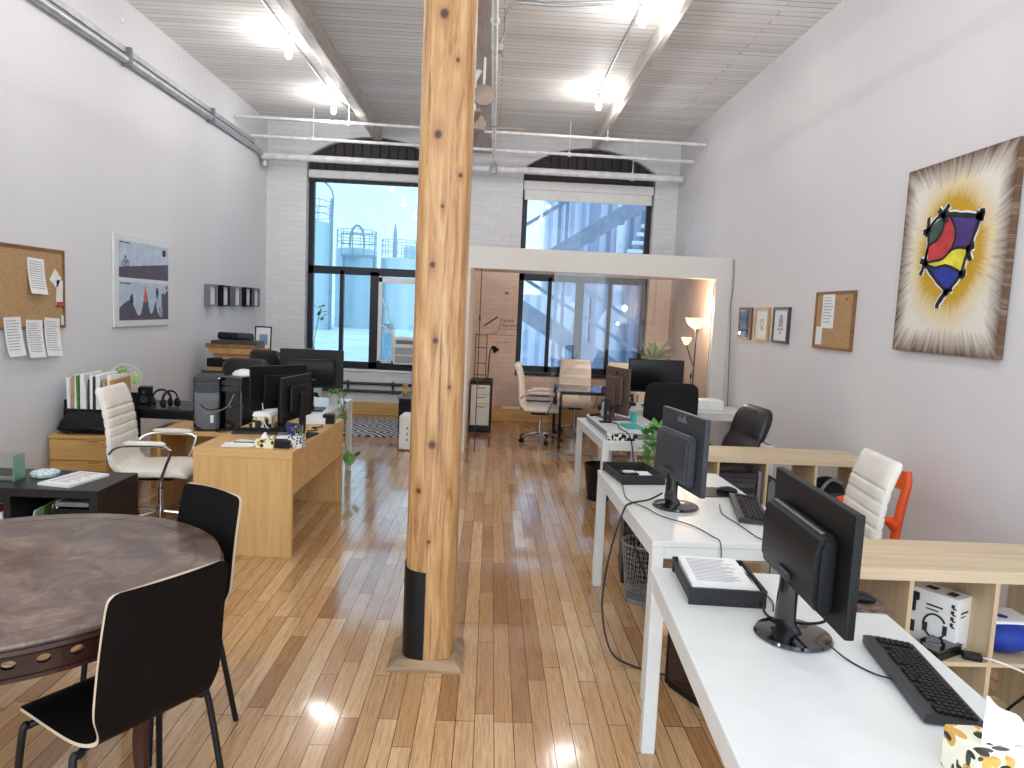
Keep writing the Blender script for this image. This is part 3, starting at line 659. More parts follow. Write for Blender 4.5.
def make_monitor(label, loc, rz, w=.53, h=.33, gap=.10, style='box', mat='black', base='disc', group=None, screen='screen', neck_dx=0):
    """stands on its base at z = 0; the picture faces local +Y"""
    t = thing('monitor', label, 'monitor', loc, rz, group); z0, z1 = gap, gap + h; d = .022 if style == 'slim' else .028
    B().box(-w / 2, w / 2, -d / 2, d / 2, z0, z1, .006).out('panel', M[mat], t)
    B().box(-w / 2 + .014, w / 2 - .014, d / 2 - .001, d / 2 + .0015, z0 + .022, z1 - .014).out('screen', M[screen], t)
    if style == 'box':                                                   # a deep housing on the lower part of the back, with a lit ledge on top
        hz = z0 + h * .74; b = B()
        prof = [(-d / 2 + .002, z0 + .03), (-.055, z0 + .035), (-.072, z0 + .06), (-.072, hz - .035), (-.058, hz), (-d / 2 + .002, hz + .004)]
        b.loft([[(x, y, z) for y, z in prof] for x in (-w * .37, w * .37)]); bmesh.ops.bevel(b.bm, geom=b.bm.edges[:], offset=.012, segments=3, affect='EDGES')
        hs = b.out('housing', M[mat], t, True)
        v = B()
        for k in range(26): v.box(-w * .32 + w * .64 * k / 26, -w * .32 + w * .64 * (k + .5) / 26, -.052, -.040, hz + .001, hz + .004)
        v.out('vent', M['grey'], hs)
        B().tube([(neck_dx, -.045, gap + h * .25), (neck_dx, -.05, .05), (neck_dx, -.03, .012)], [.03, .036, .042], 12, flat=.55).out('neck', M['gloss'], t, True)
        B().tube([(-.045, -.075, gap + h * .22), (.045, -.075, gap + h * .22)], .012, 8).out('hinge', M['dgrey'], t, True)
    else:
        b = B().box(-w * .30, w * .30, -.04, -d / 2 + .002, z0 + h * .2, z0 + h * .8, .012); b.out('housing', M[mat], t)
        B().box(-.035, .035, -.065, -.035, .01, z0 + h * .62, .008).out('neck', M[mat], t)
    if base == 'disc': B().lathe([(.112, 0), (.118, .006), (.112, .014), (.06, .022), (.001, .024)], neck_dx, -.02, 36).out('base', M['gloss'], t, True)
    else: B().box(-.12, .12, -.13, .09, 0, .014, .006).out('base', M[mat], t)
    return t

def make_keyboard(label, loc, rz, w=.445, d=.145, group='keyboards'):
    t = thing('keyboard', label, 'keyboard', loc, rz, group)
    b = B(); b.loft([[(x, -d / 2, 0), (x, d / 2, .004), (x, d / 2, .026), (x, d / 2 - .02, .028), (x, -d / 2, .013)] for x in (-w / 2, w / 2)]); b.out('case', M['keycase'], t)
    k = B(); kp = B(); rows = 6; s = (w - .02) / 22
    for r in range(rows):
        y = -d / 2 + .016 + r * (d - .045) / rows; x = -w / 2 + .01; z = .013 + (y + d / 2) / d * .015
        while x < w / 2 - .012:
            u = 6 if (r == 0 and abs(x + w * .17) < s * .6) else 1
            if not (r == 5 and int((x + w) / s) % 5 == 4) and not (abs(x - w * .19) < s * .35) and not (abs(x - w * .345) < s * .3):
                (kp if x > w * .33 else k).box(x + .001, x + s * u - .0032, y, y + (d - .045) / rows - .0042, z, z + .009)
            x += s * u
    k.out('keys', M['black'], t); kp.out('number_pad', M['black'], t)
    for sx in (-1, 1): B().box(sx * w * .42 - .012, sx * w * .42 + .012, d / 2 - .03, d / 2 - .015, -.003, .006).out('foot', M['dgrey'], t)
    return t

def make_mouse(label, loc, rz, mat='black'):
    t = thing('mouse', label, 'mouse', loc, rz, 'mice')
    b = B(); pad(b, resample([(-.055, .006, .012, .003), (-.048, .014, .028, .012), (-.01, .019, .031, .018), (.03, .016, .029, .014), (.052, .009, .022, .007), (.056, .006, .012, .002)], 4), 16, 2.5); b.out('shell', M[mat], t, True)
    B().box(-.004, .004, .018, .036, .026, .034, .002).out('wheel', M['grey'], t); return t

def make_tower(label, loc, rz, w=.18, d=.42, h=.42, group='computer towers'):
    """front faces local -Y"""
    t = thing('computer_tower', label, 'computer', loc, rz, group)
    B().box(-w / 2, w / 2, -d / 2 + .03, d / 2, .008, h, .004).out('case', M['black'], t)
    B().box(-w / 2, w / 2, -d / 2, -d / 2 + .03, .008, h, .01).out('front_panel', M['gloss'], t)
    b = B()
    for z in (h - .07, h - .12): b.box(-w * .4, w * .4, -d / 2 - .003, -d / 2, z, z + .038, .002)
    b.out('drive_bay', M['dgrey'], t)
    B().lathe([(.001, 0), (.009, 0), (.009, .004), (.001, .004)], 0, 0, 12).out('power_button', M['grey'], t).matrix_local = Matrix.Translation((0, -d / 2, h * .45)) @ Matrix.Rotation(PI / 2, 4, 'X')
    b = B()
    for k in range(8): b.box(w / 2, w / 2 + .0015, -.06, .12, h * .3 + .012 * k, h * .3 + .012 * k + .005)
    b.out('side_vent', M['dgrey'], t)
    for sx in (-1, 1):
        for y in (-d * .35, d * .35): B().box(sx * w * .35 - .012, sx * w * .35 + .012, y - .012, y + .012, 0, .009).out('foot', M['dgrey'], t)
    return t

def make_table(label, loc, rz, w, l, h, top='white', leg='white', th=.028, lw=.055, group='white desks'):
    t = thing('desk', label, 'desk', loc, rz, group)
    B().box(-w / 2, w / 2, -l / 2, l / 2, h - th, h, .003).out('desktop', M[top], t)
    b = B(); i = .004; ah = .052
    for x in (-1, 1): b.box(x * (w / 2 - i) - (.02 if x > 0 else 0), x * (w / 2 - i) + (.02 if x < 0 else 0), -l / 2 + lw, l / 2 - lw, h - th - ah, h - th)
    for y in (-1, 1): b.box(-w / 2 + lw, w / 2 - lw, y * (l / 2 - i) - (.02 if y > 0 else 0), y * (l / 2 - i) + (.02 if y < 0 else 0), h - th - ah, h - th)
    b.out('apron', M[leg], t)
    for x in (-1, 1):
        for y in (-1, 1): B().box(min(x * (w / 2 - .002), x * (w / 2 - lw)), max(x * (w / 2 - .002), x * (w / 2 - lw)), min(y * (l / 2 - .002), y * (l / 2 - lw)), max(y * (l / 2 - .002), y * (l / 2 - lw)), 0, h - th, .004).out('leg', M[leg], t)
    return t

def sheet(name, label, cat, w, h, loc, rot, group=None, lines=0, mat='paper', curl=0.0, par=None, head=False, ragged=True, ink='ink', ic=None):
    """a sheet in its local xz plane, printed side towards local -y; lines of print are part of the mesh"""
    b = B()
    b.grid(lambda u, v: ((u - .5) * w, -curl * (1 - v) ** 2, (v - .5) * h), 2, 8, -.0012)
    b.mi = 1; rnd = random.Random(hash(label or name) % 1000 if False else len(label or name))
    for k in range(lines):
        z = h * .40 - k * (h * .8 / max(lines, 1)); v = z / h + .5; y = -curl * (1 - v) ** 2 - .0022
        if head and k == 0: hw = w * .3; th = .006
        else: hw = w * (.40 if not ragged else rnd.uniform(.28, .40)); th = h * .8 / lines * .30
        b.box(-w * .40, -w * .40 + 2 * hw, y, y + .001, z - th / 2, z + th / 2)
    o = b.out(name, [M[mat], M[ink]], par); o.location = loc; o.rotation_euler = rot
    if label: tag(o, label, cat, group)
    return o
def cable(label, pts, r=.0035, mat='cable', n=7, name='cable', group='loose cables'):
    return tag(B().tube(catmull(pts, n), r, 7).out(name, M[mat], None, True), label, 'cable', group)
def carton(name, label, cat, w, d, h, loc, rz, mat, group=None, flaps=False):
    t = thing(name, label, cat, loc, rz, group)
    B().box(-w / 2, w / 2, -d / 2, d / 2, 0, h, .003).out('box_body', M[mat] if isinstance(mat, str) else mat, t); return t
def tissue_box(label, loc, rz, mat, w=.23, d=.115, h=.085, puff=.06):
    t = thing('tissue_box', label, 'tissue box', loc, rz, 'tissue boxes')
    B().box(-w / 2, w / 2, -d / 2, d / 2, 0, h, .004).out('carton', M[mat], t)
    rnd = random.Random(3); b = B()
    b.grid(lambda u, v: ((u - .5) * w * .72 * (1 - .25 * v), (v - .5) * .03 + .028 * math.sin(u * 9) * v, h - .003 + puff * math.sin(v * PI * .62) * (.75 + .45 * math.sin(u * 5.2 + .6)) + .01 * math.sin(u * 17)), 22, 12, .001)
    b.out('tissue', M['tissue'], t, 'all'); return t

# ================================================================== RIGHT HAND ROW
DZ = .74
desk = make_table('nearest white desk, with the open paper tray and long black keyboard', (.99, 1.963, 0), R(-3.5), .75, 1.45, DZ)
make_table('second white desk, with black mouse mat and wicker tray', (1.105, 3.75, 0), R(1.5), .76, 1.40, DZ)
make_table('third white desk from the front, carrying the grey riser and trailing cable', (1.19, 6.24, 0), R(3), .60, 1.22, .72)
make_table('farthest white desk, under the big black screen', (2.02, 7.74, 0), 0, 1.5, .62, .74)

make_monitor('nearest monitor, seen from behind, gloss black round foot on front desk', (1.0, 2.11, DZ), R(-92.5), .60, .345, .135, group='monitors', neck_dx=-.02)
m2 = make_monitor('monitor on the second desk, dark blue-grey back with round foot', (1.01, 3.62, DZ), R(-80), .51, .385, .110, 'box', 'dgrey', group='monitors')
b = B()
for k, (u, v, hh) in enumerate(((-.05, .455, .02), (-.03, .462, .034), (-.012, .452, .016), (.006, .455, .022), (.024, .465, .038), (.04, .452, .014))): b.box(u - .004, u + .004, -.0155, -.0138, v - hh / 2, v + hh / 2); b.box(u - .002, u + .013, -.0155, -.0138, v - hh / 2, v - hh / 2 + .005)
b.out('maker_mark', M['grey'], m2)
m3 = make_monitor('tall slim brown-backed monitor turned sideways on the grey riser', (1.17, 6.48, .775), R(-68), .40, .42, .05, 'slim', 'brown', 'plate', group='monitors')
B().lathe([(.001, 0), (.018, 0), (.018, .002), (.001, .002)], 0, 0, 16).out('round_emblem', M['black'], m3).matrix_local = Matrix.Translation((0, -.012, .42)) @ Matrix.Rotation(PI / 2, 4, 'X')
make_monitor('wide black screen facing the room on the farthest white desk', (1.80, 7.72, .74), R(178), .60, .36, .16, 'slim', 'black', 'plate', group='monitors')

make_keyboard('long black keyboard on the nearest white desk', (1.215, 1.86, DZ + .003), R(80.5))
make_keyboard('black keyboard on the second white desk beside the mouse', (1.362, 3.585, DZ + .003), R(77), .50, .15)
tag(B().box(-.13, .13, -.11, .11, 0, .004, .001).out('mouse_mat', M['black'], None, False, (1.30, 3.96, DZ), R(4)), 'plain black mouse mat on the second white desk', 'mouse mat', 'mouse mats')
make_mouse('black mouse on the plain mat of the second white desk', (1.365, 3.945, DZ + .004), R(75))
mm = tag(B().box(-.11, .11, -.09, .09, 0, .004, .001).out('mouse_mat', plain('patterned_mat', (96, 78, 72), .8, var=.5, vs=22), None, False, (1.315, 2.42, DZ), R(-3)), 'brown patterned mouse mat behind the nearest monitor', 'mouse mat', 'mouse mats')
make_mouse('dark mouse on the patterned mat behind the nearest monitor', (1.335, 2.42, DZ + .004), R(80))

def tray(label, loc, rz, w, d, h):
    t = thing('paper_tray', label, 'tray', loc, rz, 'black trays'); b = B()
    b.box(-w / 2, w / 2, -d / 2, d / 2, 0, .006)
    for sx in (-1, 1): b.loft([[(sx * (w / 2 - .008), -d / 2, 0), (sx * w / 2, -d / 2, 0), (sx * (w / 2 + .012), -d / 2, h), (sx * (w / 2 + .004), -d / 2, h)], [(sx * (w / 2 - .008), d / 2, 0), (sx * w / 2, d / 2, 0), (sx * (w / 2 + .012), d / 2, h), (sx * (w / 2 + .004), d / 2, h)]])
    for sy in (-1, 1): b.box(-w / 2 - .008, w / 2 + .008, sy * d / 2 - .006, sy * d / 2 + .006, 0, h)
    b.out('tray_body', M['wicker'], t); return t
tray('black wicker tray heaped with printed sheets on nearest desk', (.855, 2.505, DZ), R(-4), .245, .31, .058)
t = thing('paper_stack', 'pile of printed white sheets in the nearest black tray', 'paper', (.848, 2.51, DZ + .007), R(-5), 'loose paper')
b = B().box(-.108, .108, -.147, .147, 0, .056, .001)
b.out('pages', M['paper'], t)
sheet('top_sheet', None, None, .212, .292, (0, 0, .0575), (-PI / 2, 0, 0), lines=16, par=t)
b = B().loft([[(.10, -.15, .03), (.128, -.13, .04), (.128, .12, .04), (.10, .14, .03)], [(.10, -.15, .031), (.128, -.13, .0412), (.128, .12, .0412), (.10, .14, .031)]]); b.out('loose_sheet', M['paper'], t)
tray('black wicker tray with odds and ends on the second desk', (.895, 4.265, DZ), R(8), .25, .37, .055)
tag(B().box(-.05, .05, -.035, .035, 0, .03, .004).out('small_box', M['black'], None, False, (.865, 4.23, DZ + .007), R(20)), 'small black box in the wicker tray of the second desk', 'box')
tag(B().box(-.035, .035, -.015, .015, 0, .012, .003).out('white_adaptor', M['white'], None, False, (.86, 4.222, DZ + .038), R(14)), 'small white plug adaptor on the black box in the tray', 'adaptor')
tag(B().box(-.055, .055, -.08, .08, 0, .012, .002).out('notepad', M['paper'], None, False, (.955, 4.28, DZ + .007), R(4)), 'white notepad lying in the wicker tray of the second desk', 'notepad')
tissue_box('leaf printed tissue box at the near end of the front desk', (1.165, 1.43, DZ), R(-3), 'leafbox', .235, .13, .095, .07)

# cables on the desks
cable('black lead hanging off the second desk to the floor', [(.93, 3.66, .80), (.86, 3.66, .762), (.76, 3.62, .75), (.712, 3.57, .72), (.65, 3.54, .5), (.62, 3.50, .25), (.66, 3.44, .05), (.75, 3.36, .008), (.95, 3.25, .008)], .005)
cable('thin black wire snaking across the second white desk to its front edge', [(.80, 4.12, .745), (.78, 3.95, .745), (.76, 3.72, .745), (.83, 3.55, .745), (.87, 3.42, .745), (.98, 3.28, .745), (1.03, 3.12, .745), (1.045, 3.045, .735), (1.05, 3.03, .60)], .0025)
cable('thin keyboard wire dropping between the first and second desks', [(1.235, 3.66, .75), (1.20, 3.50, .745), (1.22, 3.32, .745), (1.235, 3.15, .745), (1.25, 3.035, .738), (1.23, 2.95, .62), (1.10, 2.80, .60), (1.02, 2.735, .70), (.995, 2.64, .746), (1.02, 2.42, .745), (.985, 2.30, .748)], .0025)
cable('black lead looping from tray to the foot of the nearest monitor', [(.97, 2.66, .746), (.96, 2.50, .80), (.955, 2.34, .76), (.945, 2.20, .765), (1.03, 2.04, .83), (1.03, 2.06, .92)], .0045)
cable('keyboard wire on the nearest desk, from monitor foot to keyboard', [(1.04, 2.03, .768), (1.075, 1.98, .745), (1.11, 1.90, .745), (1.145, 1.845, .755)], .0025)
cable('thin black lead hanging down beside the wire bin', [(.76, 3.75, .72), (.76, 3.66, .62), (.80, 3.50, .48), (.86, 3.32, .30)], .004)

# cube shelving ------------------------------------------------------
def cube_shelf(label, loc, openings=4):
    t = thing('cube_shelf', label, 'shelf', loc, 0, 'low birch shelves'); p = .36; w = 1.49; h = .77; d = .39; e = .048
    B().box(0, w, 0, d, h - e, h, .002).out('top_board', M['birch'], t)
    B().box(0, w, 0, d, 0, e, .002).out('bottom_board', M['birch'], t)
    B().box(0, e, 0, d, e, h - e).out('side_panel', M['birchv'], t); B().box(w - e, w, 0, d, e, h - e).out('side_panel', M['birchv'], t)
    for k in range(1, openings): x = e + (w - 2 * e) * k / openings; B().box(x - .009, x + .009, .002, d - .002, e, h - e).out('divider', M['birchv'], t)
    for k in range(openings):
        x0 = e + (w - 2 * e) * k / openings; x1 = e + (w - 2 * e) * (k + 1) / openings
        B().box(x0 + (.009 if k else 0), x1 - (.009 if k < openings - 1 else 0), .002, d - .002, .376, .394).out('shelf_board', M['birch'], t)
    return t
SN = (1.305, 2.70); SF = (1.235, 4.92)
cube_shelf('near birch cube shelf across the desks, headset box in it', (SN[0], SN[1], 0))
cube_shelf('far birch cube shelf behind the second desk, dark files in it', (SF[0], SF[1], 0))
def cell(s, k, lv): return s[0] + .048 + .3485 * (k + .5), s[1], .394 if lv else .048
x, y, z = cell(SN, 1, 1)
t = thing('headset_box', 'white headset carton in the near shelf beside the black router', 'box', (x + .065, y + .19, z), R(-58))
B().box(-.105, .105, -.055, .055, 0, .225, .003).out('carton', M['paper'], t)
b = B(); b.tube([(.045 * math.cos(a) + .02, -.056, .085 + .05 * math.sin(a)) for a in [R(30 + 300 * k / 20) for k in range(21)]], .0045, 6); b.lathe([(.014, 0), (.014, .001)], 0, 0, 12)
b.box(-.028, -.008, -.058, -.055, .05, .09, .002); b.box(.052, .07, -.058, -.055, .06, .10, .002)
b.box(-.075, -.062, -.058, -.055, .12, .19, .004); b.box(-.086, -.05, -.058, -.055, .17, .205, .006); b.box(-.02, .045, -.057, -.055, .165, .172); b.box(-.02, .03, -.057, -.055, .148, .153); b.box(-.085, -.06, -.057, -.055, .03, .08)
b.out('headset_print', M['inkd'], t)
b = B(); b.box(.1052, .1062, -.03, .03, .16, .168); b.box(.1052, .1062, -.03, .01, .145, .15); b.box(-.05, -.005, -.02, .02, .2252, .2262); b.box(.04, .075, -.03, .02, .2252, .2262); b.out('carton_print', M['inkd'], t)
b = B()
for k in range(4): b.box(.078, .090, -.0565, -.055, .185 - .026 * k, .200 - .026 * k, .002); b.box(.084, .097, -.0565, -.055, .180 - .026 * k, .186 - .026 * k)
b.out('carton_lettering', M['inkd'], t)
t = thing('router', 'flat black router box with white mark lying in the near shelf', 'router', (x + .0, y + .075, z), R(-62))
B().box(-.055, .055, -.09, .09, 0, .035, .006).out('case', M['black'], t)
B().box(-.055, .055, -.09, .09, .036, .045, .003).out('lid', M['gloss'], t)
b = B(); b.tube([(.025 * math.cos(a), .02 * math.sin(a) - .02, .0455) for a in [2 * PI * k / 16 for k in range(17)]], .003, 5); b.out('mark', M['grey'], t)
t = thing('power_adaptor', 'black plug block with white cable on the shelf edge', 'adaptor', (x + .12, y + .03, z), R(-25))
B().box(-.035, .035, -.022, .022, 0, .026, .006).out('block', M['black'], t)
cable('white cable leaving the plug block along the near shelf', [(x + .15, y + .02, z + .012), (x + .18, y - .02, z + .02), (x + .30, y - .05, z - .02), (x + .42, y - .05, z - .10), (x + .55, y - .03, z - .2)], .0045, 'wcable')
x, y, z = cell(SN, 2, 1)
t = thing('cloth_bag', 'blue cloth bag stuffed in the near shelf', 'bag', (x - .04, y + .14, z), 0)
b = B(); b.ico((0, 0, .07), .1, 3, (1.15, 1.15, .72)); b.out('bag_body', M['blue'], t, True); b = B().box(-.11, .11, -.06, .1, .125, .14, .01); b.out('folded_flap', M['tissue'], t)
tag(B().box(-.13, .13, -.1, .1, 0, .008, .002).box(-.12, .10, -.09, .1, .009, .02, .002).out('document_folder', M['paper'], None, False, (x + .02, y + .25, z), R(8)), 'white paper folder behind the blue bag in the near shelf', 'folder')
x, y, z = cell(SN, 2, 0)
cable('black leads lying in the bottom of the near shelf', [(x - .12, y + .1, z + .006), (x - .05, y + .2, z + .006), (x + .02, y + .08, z + .006), (x + .08, y + .22, z + .006), (x + .12, y + .1, z + .2)], .006)
x, y, z = cell(SN, 0, 1)
tag(B().box(-.1, .1, -.1, .1, 0, .04, .006).out('black_case', M['black'], None, False, (x, y + .2, z)), 'low black case in the near shelf behind the front desk', 'case')
# far shelf contents
x, y, z = cell(SF, 1, 1)
for k in range(7):
    hh = .036
    b = B().box(-.145 + .004 * (k % 3), .115 + .003 * (k % 2), -.15, .15, 0, hh - .003, .002)
    t = tag(b.out('document_box', plain('dark_file_%d' % k, ((70, 70, 74), (52, 52, 56), (88, 86, 86), (44, 44, 48), (76, 72, 72), (60, 60, 66), (50, 48, 52))[k], .6, var=.15), None, False, (x - .01, y + .17, z + hh * k), R((k % 3 - 1) * .8)), 'flat grey file %s in the far shelf stack' % ('at the bottom', 'second from the bottom', 'third from the bottom', 'in the middle', 'third from the top', 'second from the top', 'on top')[k], 'file', 'stacked files in the far shelf')
tag(B().box(-.012, .012, -.15, .15, 0, .27, .002).out('binder', M['grey'], None, False, (x + .135, y + .17, z), 0), 'upright grey binder beside the stacked dark files', 'binder')
x, y, z = cell(SF, 0, 0)
tag(B().box(-.13, .13, -.14, .14, 0, .12, .01).out('black_case', M['black'], None, False, (x + .02, y + .18, z), R(3)), 'black case in the bottom of the far shelf, left end', 'case')
x, y, z = cell(SF, 1, 0)
tag(B().box(-.14, .14, -.14, .14, 0, .15, .01).out('black_case', M['black'], None, False, (x, y + .18, z), R(-2)), 'black case in the bottom of far shelf under the files', 'case')
x, y, z = cell(SF, 2, 1)
t = thing('magazine', 'upright magazines leaning in the far shelf beside the grey files', 'magazine', (x - .14, y + .16, z))
b = B()
for k in range(4): b.box(.018 * k, .018 * k + .014, -.12, .12, 0, .19 + .015 * (k % 2))
b.out('pages', M['grey'], t)
t = thing('spray_bottle', 'white bottle with black cap standing in the far shelf', 'bottle', (x - .03, y + .1, z))
B().lathe([(.03, 0), (.036, .01), (.036, .11), (.014, .14), (.014, .155)], 0, 0, 18).out('body', M['whitemat'], t, True); B().lathe([(.018, .15), (.02, .2), (.012, .205)], 0, 0, 14).out('cap', M['black'], t, True)
x, y, z = cell(SF, 3, 1)
t = thing('backpack', 'black and grey backpack in the far shelf behind white chair', 'backpack', (x - .02, y + .15, z))
B().ico((0, 0, .11), .12, 3, (1.05, .9, .95)).out('bag_body', M['fab'], t, True)
B().tube(catmull([(-.09, -.11, .05), (-.1, -.13, .14), (-.02, -.1, .22), (.06, -.1, .2)], 6), .012, 6).out('strap', M['grey'], t, True)
B().box(-.02, .08, -.118, -.10, .04, .13, .008).out('pocket', M['dgrey'], t)
# pothos on the far shelf end
def leaf_cluster(pts, size, rnd, droop=.4):
    b = B()
    for p in pts:
        p = Vector(p); a = rnd.uniform(0, 2 * PI); tl = rnd.uniform(-.2, 1.1); L = size * rnd.uniform(.7, 1.25)
        m = Matrix.Translation(p) @ Matrix.Rotation(a, 4, 'Z') @ Matrix.Rotation(tl, 4, 'X')
        b.M = m; n = 6
        prof = [(0, 0), (.25, .30), (.5, .36), (.75, .24), (1, 0)]
        c = [b.bm.verts.new((0, L * y, .03 * L * math.sin(y * PI))) for y, _ in prof]
        l = [b.bm.verts.new((-L * w_, L * y, -.08 * L)) for y, w_ in prof[1:-1]]; r = [b.bm.verts.new((L * w_, L * y, -.08 * L)) for y, w_ in prof[1:-1]]
        fs = []
        for sd in (l, r):
            q = [c[0]] + sd + [c[-1]]
            for i in range(4):
                loop = [c[i], q[i], q[i + 1], c[i + 1]]; u = []
                for v in loop:
                    if v not in u: u.append(v)
                if len(u) > 2: fs.append(b.bm.faces.new(u))
        b._fin(c + l + r, fs)
    return b
def trailing_plant(label, loc, vines, pot_r=.07, pot_h=.12, size=.06, dens=24, seed=1, pot='terra', upn=26, group='pothos plants'):
    t = thing('trailing_plant', label, 'plant', loc, 0, group); rnd = random.Random(seed)
    B().lathe([(pot_r * .75, 0), (pot_r, pot_h), (pot_r * .9, pot_h), (pot_r * .85, pot_h - .015), (.001, pot_h - .015)], 0, 0, 20).out('pot', M[pot], t, True)
    st = B(); pts = []
    for v in vines:
        c = catmull(v, 8); st.tube(c, .003, 5)
        for k in range(dens):
            p = c[int(rnd.uniform(.1, 1) * (len(c) - 1))]; pts.append((p.x + rnd.uniform(-.02, .02), p.y + rnd.uniform(-.02, .02), p.z + rnd.uniform(-.02, .02)))
    for k in range(upn):
        a = rnd.uniform(0, 6.3); q = rnd.uniform(.2, 1.3) * pot_r; pts.append((q * math.cos(a), q * math.sin(a), pot_h + rnd.uniform(0, .09)))
    st.out('stem', M['stem'], t, True); leaf_cluster(pts, size, rnd).out('leaves', M['green'], t, True); return t
trailing_plant('leafy green plant trailing over the far shelf end behind the monitor', (1.36, 5.10, .77), [[(0, 0, .12), (-.12, -.02, .14), (-.19, -.05, .02), (-.20, -.06, -.16)], [(0, 0, .12), (-.11, .05, .13), (-.18, .05, 0), (-.18, .02, -.24)], [(0, 0, .12), (-.10, -.08, .12), (-.17, -.10, .0), (-.16, -.12, -.12)], [(0, 0, .12), (-.12, .0, .16), (-.20, 0, .1), (-.22, .0, -.05)]], size=.062, dens=30, seed=4)

# wire bin, waste basket, dark tower, glass fronted tower
def wire_bin(label, loc, r0, r1, h):
    t = thing('waste_bin', label, 'bin', loc, 0, 'waste bins'); b = B(); n = 30
    for k in range(n):
        for sg in (1, -1):
            a0 = 2 * PI * k / n; a1 = a0 + sg * .35
            b.tube([(r0 * math.cos(a0), r0 * math.sin(a0), .01), (r1 * math.cos(a1), r1 * math.sin(a1), h)], .0013, 4)
    for k in range(12):
        z = .02 + (h - .03) * k / 11; r = r0 + (r1 - r0) * z / h; b.tube([(r * math.cos(a), r * math.sin(a), z) for a in [2 * PI * q / 28 for q in range(29)]], .0012, 4)
    b.out('wire_wall', M['mesh'], t)
    B().tube([(r1 * math.cos(a), r1 * math.sin(a), h) for a in [2 * PI * q / 32 for q in range(33)]], .006, 8).out('rim', M['alu'], t, True)
    B().lathe([(r0, 0), (r0 + .002, .03), (r0 - .003, .03), (r0 - .004, .006), (.001, .006)], 0, 0, 28).out('bottom', M['alu'], t, True); return t
wire_bin('silver wire mesh waste bin under the second white desk', (.985, 4.20, 0), .105, .14, .36)
t = thing('waste_bin', 'black waste bin under the third white desk', 'bin', (1.06, 6.55, 0), 0, 'waste bins')
B().lathe([(.10, 0), (.145, .33), (.15, .335), (.138, .335), (.096, .02), (.001, .02)], 0, 0, 28).out('body', M['black'], t, True)
make_tower('black computer tower on the floor behind the wire bin', (1.02, 4.62, 0), R(-8), .20, .40, .46)
t = thing('computer_tower', 'black tower with dark glass side under the gap between first desks', 'computer', (1.05, 3.08, 0), R(28), 'computer towers')
B().box(-.10, .10, -.18, .18, .012, .44, .006).out('case', M['black'], t)
B().box(-.103, -.10, -.155, .155, .04, .415).out('side_glass', plain('smoked_glass', (46, 34, 30), .08, 0, .6), t)
B().box(-.104, -.103, -.13, -.06, .06, .10).out('label_sticker', M['grey'], t)
for sx in (-1, 1): B().box(sx * .07 - .02, sx * .07 + .02, -.16, .16, 0, .013).out('foot', M['black'], t)

# things on the third and fourth desks
t = thing('monitor_riser', 'flat white topped grey riser on the third white desk', 'riser', (1.22, 6.22, .72), R(3))
B().box(-.265, .265, -.50, .50, .045, .056, .002).out('top_board', M['white'], t); B().box(-.26, .26, -.495, .495, 0, .045, .002).out('drawer_box', M['grey'], t)
tag(B().box(-.12, .12, -.035, .035, 0, .052, .003).out('patterned_box', M['mono'], None, False, (1.08, 5.67, .72), R(3)), 'long black and white leaf print box on the third desk edge', 'box')
tag(B().box(-.07, .07, -.10, .10, 0, .018, .003).out('notebook', M['teal'], None, False, (1.22, 6.0, .777), R(10)), 'teal notebook lying on the riser before the slim monitor', 'notebook', 'teal stationery')
tag(B().box(-.02, .02, -.035, .035, 0, .09, .004).out('pen_pot', M['teal'], None, False, (1.29, 6.28, .777), R(10)), 'teal box standing beside the slim monitor foot', 'pen pot', 'teal stationery')
tag(B().tube(catmull([(1.10, 6.38, .93), (1.05, 6.30, .86), (1.07, 6.12, .80), (1.10, 6.0, .80), (1.10, 5.9, .785), (1.115, 5.75, .782), (1.12, 5.695, .785), (1.135, 5.61, .76), (1.15, 5.59, .70), (1.17, 5.57, .55)], 6), .005, 6).out('cable', M['cable'], None, True), 'black lead running over the riser and down the third desk front', 'cable', 'loose cables')
t = thing('headphones', 'dark headphones hooked at the slim monitor edge', 'headphones', (1.03, 6.22, .777)); b = B()
b.tube([(.05 * math.cos(a), 0, .14 + .06 * math.sin(a)) for a in [PI * k / 12 for k in range(13)]], .007, 6); b.ico((-.05, 0, .13), .026, 2, (.6, 1, 1.2)); b.ico((.05, 0, .13), .026, 2, (.6, 1, 1.2)); b.box(-.015, .015, -.015, .015, 0, .2); b.box(-.05, .05, -.04, .04, 0, .012, .004); b.out('headset', M['black'], t, True)
tag(B().box(-.06, .06, -.015, .015, 0, .02, .004).out('remote_control', M['black'], None, False, (1.0, 6.60, .777), R(30)), 'small black remote on the far end of the riser', 'remote')
t = thing('loudspeaker', 'small black speaker at the left end of the farthest desk', 'speaker', (1.47, 7.52, .74)); B().box(-.035, .035, -.04, .04, 0, .085, .012).out('cabinet', M['black'], t); B().lathe([(.001, 0), (.024, 0), (.026, .003), (.018, .004), (.001, .002)], 0, 0, 16).out('cone', M['dgrey'], t).matrix_local = Matrix.Translation((0, -.04, .045)) @ Matrix.Rotation(PI / 2, 4, 'X')
tag(B().box(-.15, .15, -.12, .12, 0, .11, .012).out('printer', M['whitemat'], None, False, (2.38, 7.72, .74)), 'low white printer on the right end of the farthest desk', 'printer')
tag(B().box(-.09, .09, -.06, .06, 0, .035, .004).out('black_case', M['black'], None, False, (1.52, 7.80, .74)), 'small black box behind the speaker on the farthest desk', 'case')

